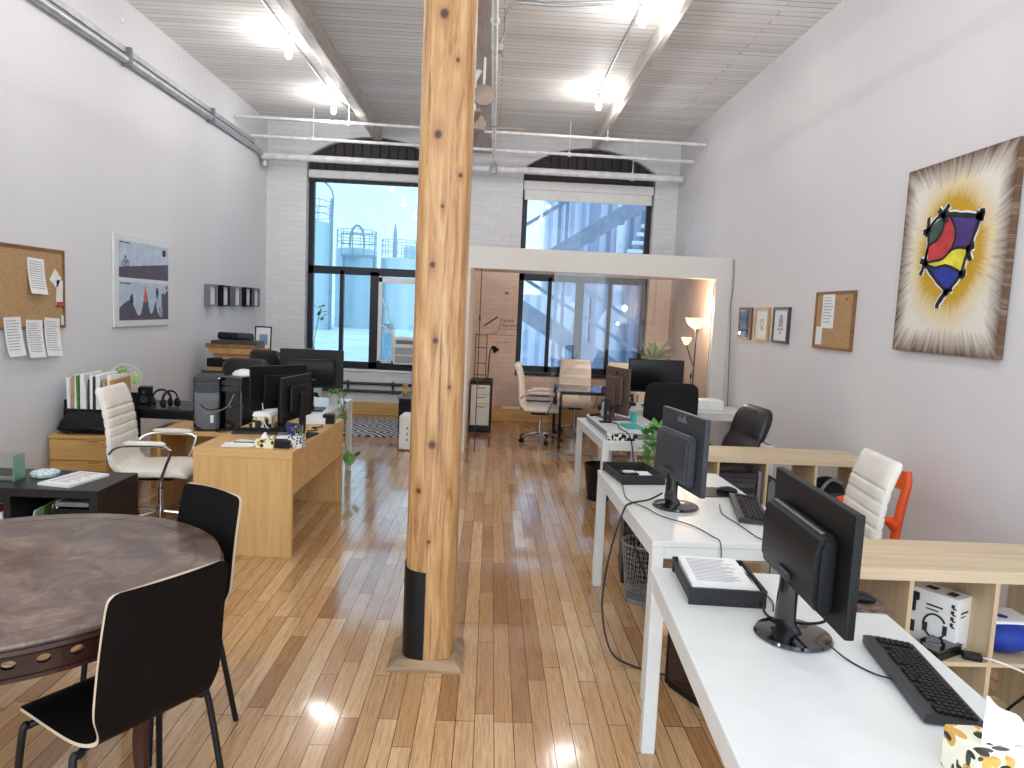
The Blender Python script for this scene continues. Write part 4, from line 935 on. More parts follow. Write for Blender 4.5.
# chairs on the right
make_white_chair('white ribbed chair by the right wall, before the orange chair', (1.76, 3.74, 0), face(-1, .12), 'white ribbed office chairs')
make_leather_chair('black leather chair by the right wall behind the far shelf', (1.73, 5.66, 0), face(-1, -.12), 'black leather chairs', 1.07)
for ch in bpy.data.objects['executive_chair'].children:
    if ch.name.startswith('backrest'): ch.matrix_local = Matrix.Translation((0, -.2, .46)) @ Matrix.Rotation(R(11), 4, 'X') @ Matrix.Translation((0, .2, -.46))
make_task_chair('black fabric chair with its back to the room at the farthest desk', (1.74, 7.03, 0), face(0, 1), 'black task chairs')
t = thing('plastic_chair', 'bright orange plastic chair behind the white chair', 'chair', (2.23, 4.32, 0), face(-1, 0))
b = B(); pad(b, resample([(-.20, .44, .19, .008), (0, .43, .21, .010), (.2, .44, .2, .008)], 6), 20, 4); b.out('seat', M['orange'], t, True)
b = B(); pad(b, resample([(-.252, .755, .20, .008), (-.258, .81, .205, .009), (-.264, .865, .19, .008)], 6), 20, 4); b.out('backrest', M['orange'], t, True)
for sx in (-1, 1):
    b = B(); pts = catmull([(sx * .235, -.20, 0), (sx * .23, -.205, .30), (sx * .228, -.215, .50), (sx * .226, -.235, .66), (sx * .222, -.262, .80), (sx * .212, -.262, .872)], 6)
    b.tube(pts, [.020 + .008 * math.sin(PI * k / (len(pts) - 1)) for k in range(len(pts))], 10); b.tube(catmull([(sx * .228, -.215, .53), (sx * .235, -.15, .585), (sx * .23, -.08, .575)], 5), [.03] * 5 + [.022] * 6, 10)
    b.out('back_upright', M['orange'], t, True)
    B().tube(catmull([(sx * .19, .15, .43), (sx * .215, .18, .36), (sx * .235, .21, 0)], 6), .016, 8).out('leg', M['orange'], t, True)

# ------------------------------------------------------------------ right wall
t = thing('painting', 'large canvas of a kite-like shape glowing yellow, on right wall', 'painting', (XR, 4.365, 2.16))
def m_canvas():
    m = NT('painted_canvas'); m.set(.65, 0, .2)
    tc = m.new('ShaderNodeTexCoord'); sx = m.new('ShaderNodeSeparateXYZ'); m.link(tc.outputs['Object'], sx.inputs[0])
    y = m.math('ADD', sx.outputs['Y'], .01); z = m.math('ADD', sx.outputs['Z'], -.03)
    ang = m.math('ARCTAN2', z, y); rad = m.math('SQRT', m.math('ADD', m.math('MULTIPLY', m.math('MULTIPLY', y, y), 1.35), m.math('MULTIPLY', z, z)))
    cx = m.new('ShaderNodeCombineXYZ'); m.link(m.math('MULTIPLY', ang, 9.0), cx.inputs[0]); m.link(m.math('MULTIPLY', rad, 1.6), cx.inputs[1])
    st = m.noise(cx.outputs[0], 2.2, 6, .65); cl = m.noise(m.coord(), 5, 4)
    r2 = m.math('ADD', rad, m.math('MULTIPLY', m.math('ADD', st, -.5), .16)); ex = m.math('MAXIMUM', m.math('MULTIPLY', m.math('ABSOLUTE', sx.outputs['Y']), 1.16), m.math('ABSOLUTE', m.math('MULTIPLY', sx.outputs['Z'], 1.0)))
    e2 = m.math('ADD', ex, m.math('MULTIPLY', m.math('ADD', st, -.5), .22))
    c = m.ramp(m.math('ADD', r2, m.math('MULTIPLY', m.math('ADD', cl, -.5), .12)), [(.22, (204, 160, 30)), (.31, (206, 164, 58)), (.40, (232, 214, 172)), (.52, (236, 230, 220))])
    c = m.mix(m.ramp(e2, [(.44, (0, 0, 0)), (.60, (255, 255, 255))]), c, (110, 84, 66))
    c = m.mix(m.math('MULTIPLY', m.ramp(st, [(.55, (0, 0, 0)), (.72, (255, 255, 255))]), m.ramp(e2, [(.30, (0, 0, 0)), (.52, (150, 150, 150))])), c, (92, 66, 50))
    m.col(c); return m.m
cv = B().box(-.04, -.004, -.515, .515, -.595, .595, .003).out('canvas', m_canvas(), t)
def yz(pts): return [(p[0] - 4.365, p[1] - 2.16) for p in pts]
def smooth_loop(p, n=4): return [(q.x, q.y) for q in catmull([(a, c_, 0) for a, c_ in p] + [(p[0][0], p[0][1], 0)], n)[:-1]]
REG = dict(green=((56, 82, 66), [(4.574, 2.251), (4.58, 2.341), (4.439, 2.409), (4.436, 2.339), (4.488, 2.278)]), red=((196, 58, 62), [(4.439, 2.409), (4.361, 2.381), (4.313, 2.288), (4.338, 2.207), (4.405, 2.156), (4.544, 2.137), (4.563, 2.148), (4.563, 2.246), (4.478, 2.277), (4.438, 2.349)]),
           purple=((76, 50, 128), [(4.396, 2.408), (4.115, 2.356), (4.145, 2.244), (4.179, 2.197), (4.307, 2.201), (4.306, 2.278), (4.339, 2.356)]), yellow=((240, 222, 62), [(4.576, 2.129), (4.418, 2.142), (4.329, 2.188), (4.198, 2.195), (4.203, 2.06), (4.288, 2.083), (4.38, 2.101), (4.49, 2.1)]), blue=((36, 48, 150), [(4.573, 2.109), (4.472, 2.093), (4.38, 2.101), (4.271, 2.073), (4.219, 2.051), (4.331, 1.954), (4.427, 2.014)]))
def strokes(b, lines, x0, x1):
    for pts, wd in lines:
        c = catmull([(p[0] - 4.365, p[1] - 2.16, 0) for p in pts], 6); L, Rr = [], []
        for i, p in enumerate(c):
            d = (c[min(i + 1, len(c) - 1)] - c[max(i - 1, 0)]).normalized(); n_ = Vector((-d.y, d.x, 0)) * wd * (1 + .12 * math.sin(i * 1.7)); L.append(p + n_); Rr.append(p - n_)
        b.loft([[(x0, l.x, l.y), (x0, r.x, r.y), (x1, r.x, r.y), (x1, l.x, l.y)] for l, r in zip(L, Rr)])
A_, B_, C_, D_, E_, F_, G_ = (4.443, 2.424), (4.108, 2.368), (4.177, 2.19), (4.218, 2.048), (4.339, 1.945), (4.594, 2.134), (4.59, 2.342)
LN = [([A_, (4.30, 2.40), B_], .015), ([B_, (4.145, 2.26), C_], .011), ([C_, (4.20, 2.12), D_], .010), ([D_, (4.28, 1.99), E_], .011), ([E_, (4.47, 2.03), F_], .011), ([F_, (4.575, 2.24), G_], .010), ([G_, (4.52, 2.40), A_], .010)]
CR = [([(4.50, 2.455), (4.44, 2.41), (4.40, 2.37)], .016), ([(4.40, 2.475), (4.44, 2.43), (4.455, 2.38)], .015), ([(4.14, 2.375), (4.07, 2.365)], .024), ([(4.09, 2.41), (4.10, 2.34)], .015), ([(4.13, 2.205), (4.20, 2.19)], .017), ([(4.15, 2.12), (4.18, 2.19)], .013), ([(4.18, 2.06), (4.24, 2.045)], .014), ([(4.20, 2.02), (4.225, 2.07)], .012), ([(4.29, 1.96), (4.37, 1.935)], .012), ([(4.33, 1.96), (4.41, 1.88), (4.42, 1.845)], .016), ([(4.64, 2.15), (4.56, 2.125)], .017), ([(4.63, 2.06), (4.59, 2.13)], .014), ([(4.64, 2.33), (4.56, 2.345)], .017), ([(4.595, 2.42), (4.60, 2.30)], .014)]
b = B(); strokes(b, [(p, w_ + .012) for p, w_ in LN + CR], -.0425, -.040); b.out('white_outline', M['paper'], t)
for i, (nm, (c, pts)) in enumerate(REG.items()):
    b = B(); b.prism(smooth_loop(yz(pts)), -.0437 - .0001 * i, -.0405, 'yz'); b.out('painted_field', plain('paint_' + nm, c, .6, var=.12), t)['label'] = nm + ' field of the kite shape'
b = B(); strokes(b, LN + CR + [([(4.44, 2.41), (4.437, 2.34), (4.49, 2.27), (4.574, 2.235), F_], .009), ([(4.385, 2.405), (4.33, 2.34), (4.31, 2.27), (4.335, 2.205), (4.41, 2.15), (4.50, 2.14), F_], .008), ([(4.335, 2.20), (4.26, 2.205), C_], .008), ([F_, (4.49, 2.098), (4.38, 2.105), (4.28, 2.078), D_], .009)], -.0455, -.041); b.out('black_outline', M['black'], t)

def wall_frame(name, label, cat, w, h, d, loc, rz, fr, mat, fw=.018, group=None, inner='paper'):
    """hangs on a wall; picture faces local -Y, back at y = 0"""
    t = thing(name, label, cat, loc, rz, group); b = B()
    b.box(-w / 2, w / 2, -d, 0, h / 2 - fw, h / 2); b.box(-w / 2, w / 2, -d, 0, -h / 2, -h / 2 + fw); b.box(-w / 2, -w / 2 + fw, -d, 0, -h / 2 + fw, h / 2 - fw); b.box(w / 2 - fw, w / 2, -d, 0, -h / 2 + fw, h / 2 - fw)
    b.out('frame', M[fr], t); B().box(-w / 2 + fw, w / 2 - fw, -d * .6, 0, -h / 2 + fw, h / 2 - fw).out('backing', M[inner] if isinstance(inner, str) else inner, t)
    return t
RW = -PI / 2  # on the right wall local -Y looks towards -X
for y, fr, lb, k in ((7.86, 'frame_oak', 'brown framed print reflecting the lamp, farthest of three', 0), (7.37, 'oak', 'light wood framed print of a round motif, middle of three', 1), (6.88, 'dgrey', 'dark framed print of a figure, nearest of the three', 2)):
    t = wall_frame('picture_frame', lb, 'picture', .37, .345, .03, (XR, y, 1.69), RW, fr, None, .024, 'small prints on the right wall')
    b = B()
    if k == 0: b.box(-.10, .10, -.0195, -.018, -.09, -.06); b.box(-.08, .09, -.0195, -.018, .02, .08)
    if k == 1: b.M = Matrix.Translation((0, -.018, .01)) @ Matrix.Rotation(PI / 2, 4, 'X'); b.lathe([(.045, 0), (.045, .001), (.03, .001), (.03, 0)], 0, 0, 20, False); b.M = Matrix(); b.box(-.02, .03, -.0195, -.018, -.06, -.03)
    if k == 2:
        b.box(-.05, .05, -.0195, -.018, -.02, .06); b.box(-.03, .03, -.0195, -.018, .06, .10); b.box(-.07, .07, -.0195, -.018, -.05, -.03); b.box(-.03, .02, -.0195, -.018, -.08, -.06)
    b.out('print', M['kraft'] if k == 1 else M['ink'], t)
    if k == 0: B().box(-.16, .16, -.0275, -.0265, -.148, .148).out('glazing', M['clear'], t)
t = wall_frame('cork_board', 'small cork board with a notice on the right wall', 'board', .665, .475, .022, (XR, 5.83, 1.75), RW, 'frame_oak', None, .02, 'cork boards', 'cork')
n_ = sheet('notice', 'printed notice with coded square pinned to the small cork board', 'paper', .215, .28, (XR - .0165, 5.925, 1.825), (0, 0, RW), 'pinned paper', 9, head=True)
tag(B().box(-.055, .055, -.002, 0, -.075, .075).out('pinned_card', M['paper'], None, False, (XR - .0155, 6.06, 1.62), RW), 'small white card at the lower corner of the small cork board', 'card', 'pinned paper')
tag(B().lathe([(.001, 0), (.010, .002), (.006, .012), (.001, .014)], 0, 0, 10).out('push_pin', M['red'], None, True, (XR - .014, 5.62, 1.92)), 'red push pin in the small cork board', 'pin').rotation_euler = (0, -PI / 2, 0)
cable('grey wire hanging wavily down the right wall by the partition end', [(XR - .008, 8.42, 2.42), (XR - .010, 8.38, 2.1), (XR - .008, 8.42, 1.9), (XR - .010, 8.36, 1.6), (XR - .008, 8.34, 1.3), (XR - .010, 8.30, 1.05), (XR - .008, 8.26, .7)], .006, 'grey')
cable('white wire running along the low edge of the right wall by the lamp', [(XR - .19, 8.52, 2.15), (XR - .20, 8.50, 1.4), (XR - .21, 8.48, .9), (XR - .20, 8.50, .02)], .004, 'grey')
t = thing('wall_heater', 'white slotted wall heater low on right wall behind far shelf', 'heater', (XR, 7.1, .14), RW)
B().box(-.30, .30, -.085, 0, 0, .38, .012).out('casing', M['whitemat'], t); b = B()
for k in range(16): b.box(-.26 + .033 * k, -.24 + .033 * k, -.07, -.02, .378, .384)
b.out('grille', M['grey'], t)

# ================================================================== LEFT SIDE
# round table ---------------------------------------------------------
TC = (-1.605, 2.45); TR = .66
t = thing('round_table', 'round brown burl table with pierced rim in the left foreground', 'table', (TC[0], TC[1], 0))
B().lathe([(TR - .02, .735), (TR - .004, .738), (TR, .746), (TR - .003, .754), (TR - .012, .756), (.001, .756)], 0, 0, 96).out('tabletop', M['table'], t, True)
B().lathe([(TR - .03, .716), (TR + .004, .72), (TR + .010, .728), (TR + .004, .738), (TR - .03, .738)], 0, 0, 96).out('edge_moulding', M['rim'], t, True)
b = B(); b.lathe([(.575, .7555), (.575, .7564), (.577, .7564), (.577, .7555)], 0, 0, 96, False); b.out('inlay_line', M['dwood'], t)
b = B(); n = 46; za, zb, ra = .636, .718, TR - .05
def cyl(a, z, r): return (r * math.cos(a), r * math.sin(a), z)
for k in range(n):
    a0, a1 = 2 * PI * k / n, 2 * PI * (k + 1) / n; am = (a0 + a1) / 2; zm = (za + zb) / 2; ro, ri = [], []
    for q in range(16):
        w = 2 * PI * q / 16; c, s_ = math.cos(w), math.sin(w); m = 1 / max(abs(c), abs(s_))
        ro.append((am + (a1 - a0) / 2 * c * m, zm + (zb - za) / 2 * s_ * m)); ri.append((am + .019 / ra * c, zm + .0135 * s_))
    for r in (ra, ra - .018):
        vo = [b.bm.verts.new(cyl(*p, r)) for p in ro]; vi = [b.bm.verts.new(cyl(*p, r)) for p in ri]
        for q in range(16): b.bm.faces.new((vo[q], vo[(q + 1) % 16], vi[(q + 1) % 16], vi[q]))
        if r == ra: keep = vi
        else:
            for q in range(16): b.bm.faces.new((keep[q], keep[(q + 1) % 16], vi[(q + 1) % 16], vi[q]))
b.lathe([(ra - .02, .628), (ra + .008, .628), (ra + .008, .640), (ra - .02, .640)], 0, 0, 96, False)
b.out('apron', M['rim'], t)
for k in range(4):
    a = R(75 + 90 * k); c, s_ = math.cos(a), math.sin(a); b = B()
    pts = catmull([(.52 * c, .52 * s_, .70), (.535 * c, .535 * s_, .60), (.53 * c, .53 * s_, .42), (.50 * c, .50 * s_, .22), (.52 * c, .52 * s_, .03), (.53 * c, .53 * s_, 0)], 5)
    b.tube(pts, [.036 - .016 * min(1, i / (len(pts) - 5)) for i in range(len(pts))], 8); b.out('leg', M['dwood'], t, True)

G = 'black shell chairs at the round table'
c1 = make_dining_chair('black shell chair in front, its back to the camera', (-1.105, 2.165, 0), face(-.85, .53), G)
dup(c1, 'black shell chair on the far right of the round table', (-1.285, 2.78, 0), face(-.56, -.83), G)
dup(c1, 'black shell chair at the left frame edge, only legs showing under the table', (-2.36, 2.86, 0), face(.84, -.54), G)

# low black shelf -----------------------------------------------------
t = thing('media_bench', 'low black-brown open shelf behind the round table', 'shelf', (-2.86, 4.55, 0))
w_, d_, h_ = 1.08, .50, .52
B().box(-w_ / 2, w_ / 2, -d_ / 2, d_ / 2, h_ - .05, h_, .003).out('top_board', M['blackw'], t)
B().box(-w_ / 2, w_ / 2, -d_ / 2, d_ / 2, 0, .05, .003).out('bottom_board', M['blackw'], t)
for x in (-1, 1): B().box(min(x * w_ / 2, x * (w_ / 2 - .05)), max(x * w_ / 2, x * (w_ / 2 - .05)), -d_ / 2, d_ / 2, .05, h_ - .05).out('side_panel', M['blackw'], t)
B().box(-.02, .02, -d_ / 2 + .01, d_ / 2, .05, h_ - .05).out('divider', M['blackw'], t)
B().box(-w_ / 2 + .05, w_ / 2 - .05, d_ / 2 - .01, d_ / 2 - .002, .05, h_ - .05).out('back_panel', M['blackw'], t)
bx, by, bz = -2.86, 4.55, .05
tag(B().box(-.10, .10, -.14, .14, 0, .028, .002).out('white_console', M['grey'], None, False, (bx + .36, by - .06, .405), 0), 'flat grey white box high in the low black shelf', 'box')
tag(B().box(-.13, .13, -.15, .15, 0, .34, .004).out('black_case', M['black'], None, False, (bx + .36, by - .05, bz), 0), 'black box inside the low black shelf, under the flat grey one', 'case')
for k, (x, mat, lb) in enumerate(((.07, 'paper', 'white envelope leaning in the low black shelf'), (.13, 'green', 'green folder leaning in the low black shelf'), (.19, 'kraft', 'brown paper folder leaning in the low black shelf'), (.225, 'whitemat', 'crumpled white folder leaning in the low black shelf'))):
    b = B().box(-.003, .003, -.16, .14, 0, .33 + .02 * k, .001); o = b.out('folder', M[mat], None, False, (bx + x - .035 + .01 * k, by - .04, bz)); o.rotation_euler = (0, R(14 - 3 * k), R(6)); tag(o, lb, 'folder', 'papers in the low black shelf')
for k in range(5):
    o = B().box(-.012, .012, -.12, .12, 0, (.30, .33, .28, .31, .34)[k], .001).out('magazine', M[('paper', 'red', 'kraft', 'paper', 'whitemat')[k]], None, False, (bx - .06 - .032 * k, by - .07, bz)); o.rotation_euler = (0, R(-4), R(3))
    tag(o, ('white magazine next to the divider of the low black shelf', 'red magazine, second from the divider in the low black shelf', 'tan magazine standing in the middle of the low shelf row', 'white magazine left of the tan one in the low shelf', 'cream magazine at the left end of the low shelf row')[k], 'magazine', 'magazines in the low black shelf')
t = thing('glass_stand', 'clear glass block with green edge standing on the black shelf', 'glass', (-3.02, 4.46, .52))
B().box(-.24, .10, .0, .11, .001, .009).box(-.24, .10, .10, .11, .009, .16).out('pane', M['greenglass'], t); B().box(.10, .108, .0, .11, 0, .16).out('glass_edge', plain('green_glass_edge', (110, 150, 130), .1, 0, .6), t)
t = thing("ashtray", "cut crystal ashtray on the low black shelf", "ashtray", (-2.82, 4.62, .52)); t.scale = (.85, .85, .85)
b = B(); rings = []
for r, z in ((.055, 0), (.085, .004), (.095, .030), (.085, .040), (.065, .034), (.05, .014), (.004, .012)): rings.append([((r + (.006 if k % 2 else 0)) * math.cos(2 * PI * k / 28), (r + (.006 if k % 2 else 0)) * math.sin(2 * PI * k / 28), z) for k in range(28)])
b.loft(rings); gm = plain('cut_glass', (206, 222, 232), .06, 0, .9, var=.15, vs=60); b.out('dish', gm, t)
t = thing('paper_stack', 'white printed papers lying on the low black shelf', 'paper', (-2.59, 4.54, .52), R(-12), 'loose paper')
B().box(-.11, .11, -.17, .17, 0, .014, .001).out('pages', M['paper'], t); sheet('top_sheet', None, None, .21, .33, (0, 0, .016), (-PI / 2, 0, 0), lines=9, par=t)

# white chair, desk group ----------------------------------------------
make_white_chair('white ribbed chair by the beech desk with black computer towers', (-2.40, 5.30, 0), face(1, .08), 'white ribbed office chairs')
t = thing('writing_desk', 'big light beech desk on the left with full end panels', 'desk', (-1.585, 5.46, 0), R(-1.6)); w_, l_, h_ = .66, 1.46, .72
B().box(-w_ / 2, w_ / 2, -l_ / 2, l_ / 2, h_ - .055, h_, .003).out('desktop', M['beech'], t)
for y in (-1, 1): B().box(-w_ / 2 + .003, w_ / 2 - .003, min(y * (l_ / 2 - .003), y * (l_ / 2 - .04)), max(y * (l_ / 2 - .003), y * (l_ / 2 - .04)), 0, h_ - .055).out('end_panel', M['beechv'], t)
B().box(w_ / 2 - .03, w_ / 2 - .006, -l_ / 2 + .04, l_ / 2 - .04, h_ - .30, h_ - .055).out('modesty_panel', M['beech'], t)
t = thing('side_desk', 'beech side table under the two black towers', 'desk', (-2.26, 5.98, 0), R(-1)); w_, l_, h_ = .72, .50, .64
B().box(-w_ / 2, w_ / 2, -l_ / 2, l_ / 2, h_ - .035, h_, .003).out('desktop', M['beech'], t)
for x in (-1, 1): B().box(min(x * w_ / 2, x * (w_ / 2 - .03)), max(x * w_ / 2, x * (w_ / 2 - .03)), -l_ / 2 + .004, l_ / 2 - .004, 0, h_ - .035).out('end_panel', M['beechv'], t)
B().box(-w_ / 2 + .03, w_ / 2 - .03, l_ / 2 - .05, l_ / 2 - .03, .2, h_ - .035).out('back_panel', M['beechv'], t)
make_tower('black computer tower nearer the wall, white sticker, on beech side table', (-2.30, 5.97, .64), R(16), .20, .42, .43)
make_tower('black computer tower beside the monitors with a white dome on it', (-2.04, 6.0, .64), R(-12), .20, .36, .44)
tag(B().box(-.012, .012, -.001, .001, -.03, .03).out('sticker', M['paper'], None, False, (-2.205, 5.775, .74), R(16)), 'small white sticker on the front of the left tower', 'sticker')
t = thing('webcam_dome', 'white dome device on top of the right tower', 'device', (-2.03, 6.0, 1.08)); B().lathe([(.09, 0), (.092, .012), (.07, .035), (.03, .05), (.001, .052)], 0, 0, 24).out('shell', M['whitemat'], t, True); B().lathe([(.02, .05), (.018, .056), (.001, .058)], 0, 0, 12).out('lens', M['grey'], t, True)
cable('pale lead slanting from the white dome to the desk', [(-1.92, 5.93, 1.10), (-1.86, 5.80, 1.05), (-1.76, 5.62, .92), (-1.68, 5.42, .80), (-1.63, 5.36, .755)], .004, 'wcable')
cable('grey lead looped over the towers', [(-2.28, 5.70, .85), (-2.20, 5.68, .80), (-2.07, 5.72, .85), (-2.03, 5.78, .95)], .004, 'grey')
cable('tangled black leads at the feet of the towers', [(-2.16, 5.74, .65), (-2.05, 5.73, .66), (-1.98, 5.78, .65), (-1.90, 5.74, .70), (-1.86, 5.66, .73), (-1.80, 5.70, .728), (-1.76, 5.62, .728), (-1.84, 5.58, .728)], .007)

make_monitor('brown-black monitor back turned sideways on the beech desk, nearest', (-1.41, 5.30, .72), R(80), .50, .32, .13, 'slim', 'black', 'plate', group='monitors')
make_monitor('black monitor standing close behind the sideways one on the beech desk', (-1.66, 5.72, .72), R(48), .50, .34, .14, 'slim', 'black', 'plate', group='monitors')
make_monitor('wide black monitor with its back to us on the white side desk', (-1.60, 6.52, .74), R(4), .56, .345, .20, 'box', 'black', 'plate', group='monitors')
make_keyboard('black keyboard on the beech desk behind the pen cup', (-1.68, 5.36, .723), R(8), .40, .14)
t = thing('table_phone', 'small black stand with lens on the beech desk edge', 'device', (-1.345, 5.06, .72), R(20)); B().box(-.04, .04, -.05, .05, 0, .02, .006).out('base', M['black'], t); B().tube([(0, 0, .02), (0, .01, .10)], .012, 8).ico((0, 0, .11), .024, 2).out('camera_head', M['gloss'], t, True); B().lathe([(.001, 0), (.012, 0), (.012, .006), (.001, .006)], 0, 0, 12).out('ring', M['chrome'], t).matrix_local = Matrix.Translation((0, -.02, .11)) @ Matrix.Rotation(PI / 2, 4, 'X')
tissue_box('yellow leaf print tissue box at the near edge of beech desk', (-1.48, 4.85, .72), R(-3), 'leafbox2', .12, .12, .06, .025)
tag(B().box(-.055, .055, -.05, .05, 0, .055, .006).out('black_box', M['black'], None, False, (-1.375, 4.86, .72), R(-3)), 'small black box between the tissue box and pen cup', 'box')
t = thing('notepad', 'folded white cloth pad on the small black box', 'pad', (-1.38, 4.90, .776)); B().box(-.045, .045, -.04, .04, 0, .012, .005).out('pad', M['tissue'], t)
t = thing('pen_cup', 'black and white lattice pen cup on the beech desk', 'pen cup', (-1.295, 4.89, .72), R(-3))
b = B(); b.box(-.05, .05, -.048, -.044, 0, .085); b.box(-.05, .05, .044, .048, 0, .085); b.box(-.05, -.046, -.044, .044, 0, .085); b.box(.046, .05, -.044, .044, 0, .085); b.box(-.046, .046, -.044, .044, 0, .004); b.out('cup', M['lattice'], t)
for k, (x, y, lx, ly, c, lb) in enumerate(((-.03, 0, -.05, .03, 'blue', 'thick blue pen leaning left in the cup, leftmost'), (-.015, .01, -.04, .02, 'blue', 'blue pen leaning left in the cup, second one'), (0, -.01, -.03, .03, 'blue', 'blue pen near the middle of the cup'), (.012, .02, .0, .02, 'green', 'green marker in the pen cup'), (.025, 0, .01, .02, 'grey', 'grey pen in the pen cup'), (.036, .015, .03, .01, 'kraft', 'tan pencil at the right of the pen cup'), (-.036, .02, -.045, -.005, 'dgrey', 'dark pen at the back of the pen cup'))):
    b = B().tube([(x, y, .005), (x + lx * .9, y + ly * .9, .135), (x + lx, y + ly, .15)], [.005, .005, .002], 8); o = b.out('pen', M[c], None, True, (-1.295, 4.89, .722)); tag(o, lb, 'pen', 'pens in the lattice cup')
t = thing('cup', 'small glass jar of clips behind the pen cup', 'jar', (-1.42, 5.0, .72)); B().lathe([(.03, 0), (.034, .06), (.031, .06), (.027, .006), (.001, .006)], 0, 0, 18).out('jar', M['whitemat'], t, True); B().lathe([(.035, .06), (.035, .072), (.001, .074)], 0, 0, 18).out('lid', M['alu'], t, True)
for k, (x, y, a, lb) in enumerate(((-1.68, 4.88, 8, 'white sheet on the near left corner of the beech desk'), (-1.64, 4.95, -14, 'white sheet lying across the corner sheet on the beech desk'))):
    tag(B().box(-.105, .105, -.07, .07, 0, .004, .001).out('paper_sheet', M['paper'], None, False, (x, y, .7205 + .0045 * k), R(a)), lb, 'paper', 'loose paper')
tag(B().box(-.07, .07, -.004, .004, 0, .007, .003).out('pen', M['dgrey'], None, False, (-1.66, 4.92, .7295), R(5)), 'dark pen lying on the white sheets of the beech desk', 'pen', 'pens on the beech desk')
t = thing('photo_mug', 'printed square carton with pictures behind the keyboard', 'box', (-1.71, 5.50, .72), R(6)); B().box(-.07, .07, -.06, .06, 0, .11, .004).out('carton', M['leafbox2'], t); B().box(-.05, -.005, -.0612, -.06, .02, .08).box(.015, .05, -.0612, -.06, .03, .09).out('picture_print', M['inkd'], t)
tag(B().loft([[(-.07, -.05, 0), (.07, -.05, 0), (.08, .05, 0), (-.06, .05, 0)], [(-.06, -.04, .03), (.06, -.045, .02), (.07, .045, .035), (-.05, .05, .025)]]).out('crumpled_paper', M['tissue'], None, False, (-1.71, 5.50, .831)), 'crumpled white paper on top of the printed carton', 'paper')
b = B().box(-.09, .09, -.11, .11, 0, .05, .003); tag(b.out('paper_stack', M['paper'], None, False, (-1.42, 5.95, .72), R(5)), 'white paper stack at the far end of the beech desk', 'paper', 'loose paper')
t = thing('card_box', 'black open cube box on the far corner of beech desk', 'box', (-1.305, 5.92, .72), R(4)); B().box(-.045, .045, -.045, .045, 0, .075, .004).out('box_body', M['black'], t); B().box(-.035, .035, -.035, .035, .0755, .078).out('cards', M['dgrey'], t)
cable('black lead curled on the far part of the beech desk', [(-1.42, 5.55, .724), (-1.36, 5.50, .724), (-1.32, 5.58, .724), (-1.38, 5.66, .724), (-1.31, 5.70, .724), (-1.34, 5.8, .724)], .005)

make_table('white side desk behind the beech desk, with pothos on its corner', (-1.80, 6.82, 0), R(-1.5), .80, 1.12, .74)
pothos = trailing_plant('pothos trailing down from the corner of the white side desk', (-1.49, 6.98, .74), [[(0, 0, .10), (.06, -.14, .12), (.11, -.20, .02), (.125, -.22, -.14), (.12, -.24, -.30)], [(0, 0, .1), (.08, -.06, .13), (.115, -.1, .03), (.125, -.12, -.22)], [(0, 0, .1), (.05, -.1, .16), (.0, -.24, .10)], [(0, 0, .1), (.10, -.1, .12), (.14, -.25, -.08), (.155, -.34, -.33)]], .065, .10, .055, 11, 9, 'terra', 14)
o_ = (1.49, -6.98, -.74)
def rel(p): return (p[0] + o_[0], p[1] + o_[1], p[2] + o_[2])
leaf_cluster([rel((-1.27, 6.62, .21)), rel((-1.245, 6.60, .22))], .15, random.Random(2)).out('leaves', M['green'], pothos, True)
leaf_cluster([rel((-1.27, 6.9, .24))], .09, random.Random(5)).out('leaves', M['green'], pothos, True)
B().tube(catmull([rel(p) for p in ((-1.36, 6.80, .76), (-1.33, 6.76, .70), (-1.325, 6.7, .45), (-1.29, 6.66, .25), (-1.27, 6.62, .215))], 6), .003, 5).out('stem', M['stem'], pothos, True)

# pedestal, bag, magazines ------------------------------------------
t = thing('drawer_pedestal', 'light oak drawer pedestal against the left wall', 'cabinet', (-3.235, 5.97, 0)); w_, d_, h_ = .46, .50, .575
B().box(-w_ / 2, w_ / 2, -d_ / 2, d_ / 2, h_ - .03, h_, .003).box(-w_ / 2, w_ / 2, -d_ / 2 + .02, d_ / 2, 0, h_ - .03).out('carcass', M['oak'], t)
for k in range(3):
    z0 = .03 + .172 * k; dr = B().box(-w_ / 2 + .008, w_ / 2 - .008, -d_ / 2 + .001, -d_ / 2 + .02, z0, z0 + .165, .003).out('drawer', M['oak'], t)
    B().box(.08, .16, -d_ / 2 - .002, -d_ / 2 + .004, z0 + .150, z0 + .158, .002).out('finger_pull', M['frame_oak'], dr)
t = thing('drawer_pedestal', 'second oak pedestal in shadow under the black desk', 'cabinet', (-2.78, 6.62, 0)); B().box(-.2, .2, -.23, .23, 0, .52, .004).out('carcass', M['oak'], t); B().box(-.19, .19, -.245, -.23, .04, .26, .003).out('drawer', M['oak'], t); B().box(-.19, .19, -.245, -.23, .27, .50, .003).out('drawer', M['oak'], t)
t = thing('magazine_holder', 'black open file crate standing on the oak pedestal', 'file box', (-3.20, 6.02, .575)); b = B(); b.box(-.22, .22, -.16, .16, 0, .006); b.box(-.22, .22, -.16, -.152, 0, .19); b.box(-.22, .22, .152, .16, 0, .30); b.box(-.22, -.212, -.152, .152, 0, .26); b.box(.212, .22, -.152, .152, 0, .26); b.out('crate', M['black'], t)
rnd = random.Random(11); cols = ['paper', 'kraft', 'whitemat', 'green', 'paper', 'paper', 'dgrey', 'whitemat', 'inkd', 'paper', 'dgrey', 'kraft', 'paper', 'kraft']; x = -.20
words = ('first from the wall', 'second from the wall', 'third from the wall', 'fourth from the wall', 'fifth from the wall', 'sixth from the wall', 'seventh from the wall', 'eighth from the wall', 'ninth from the wall', 'tenth from the wall', 'eleventh from the wall', 'twelfth from the wall', 'thirteenth from the wall', 'last of the row')
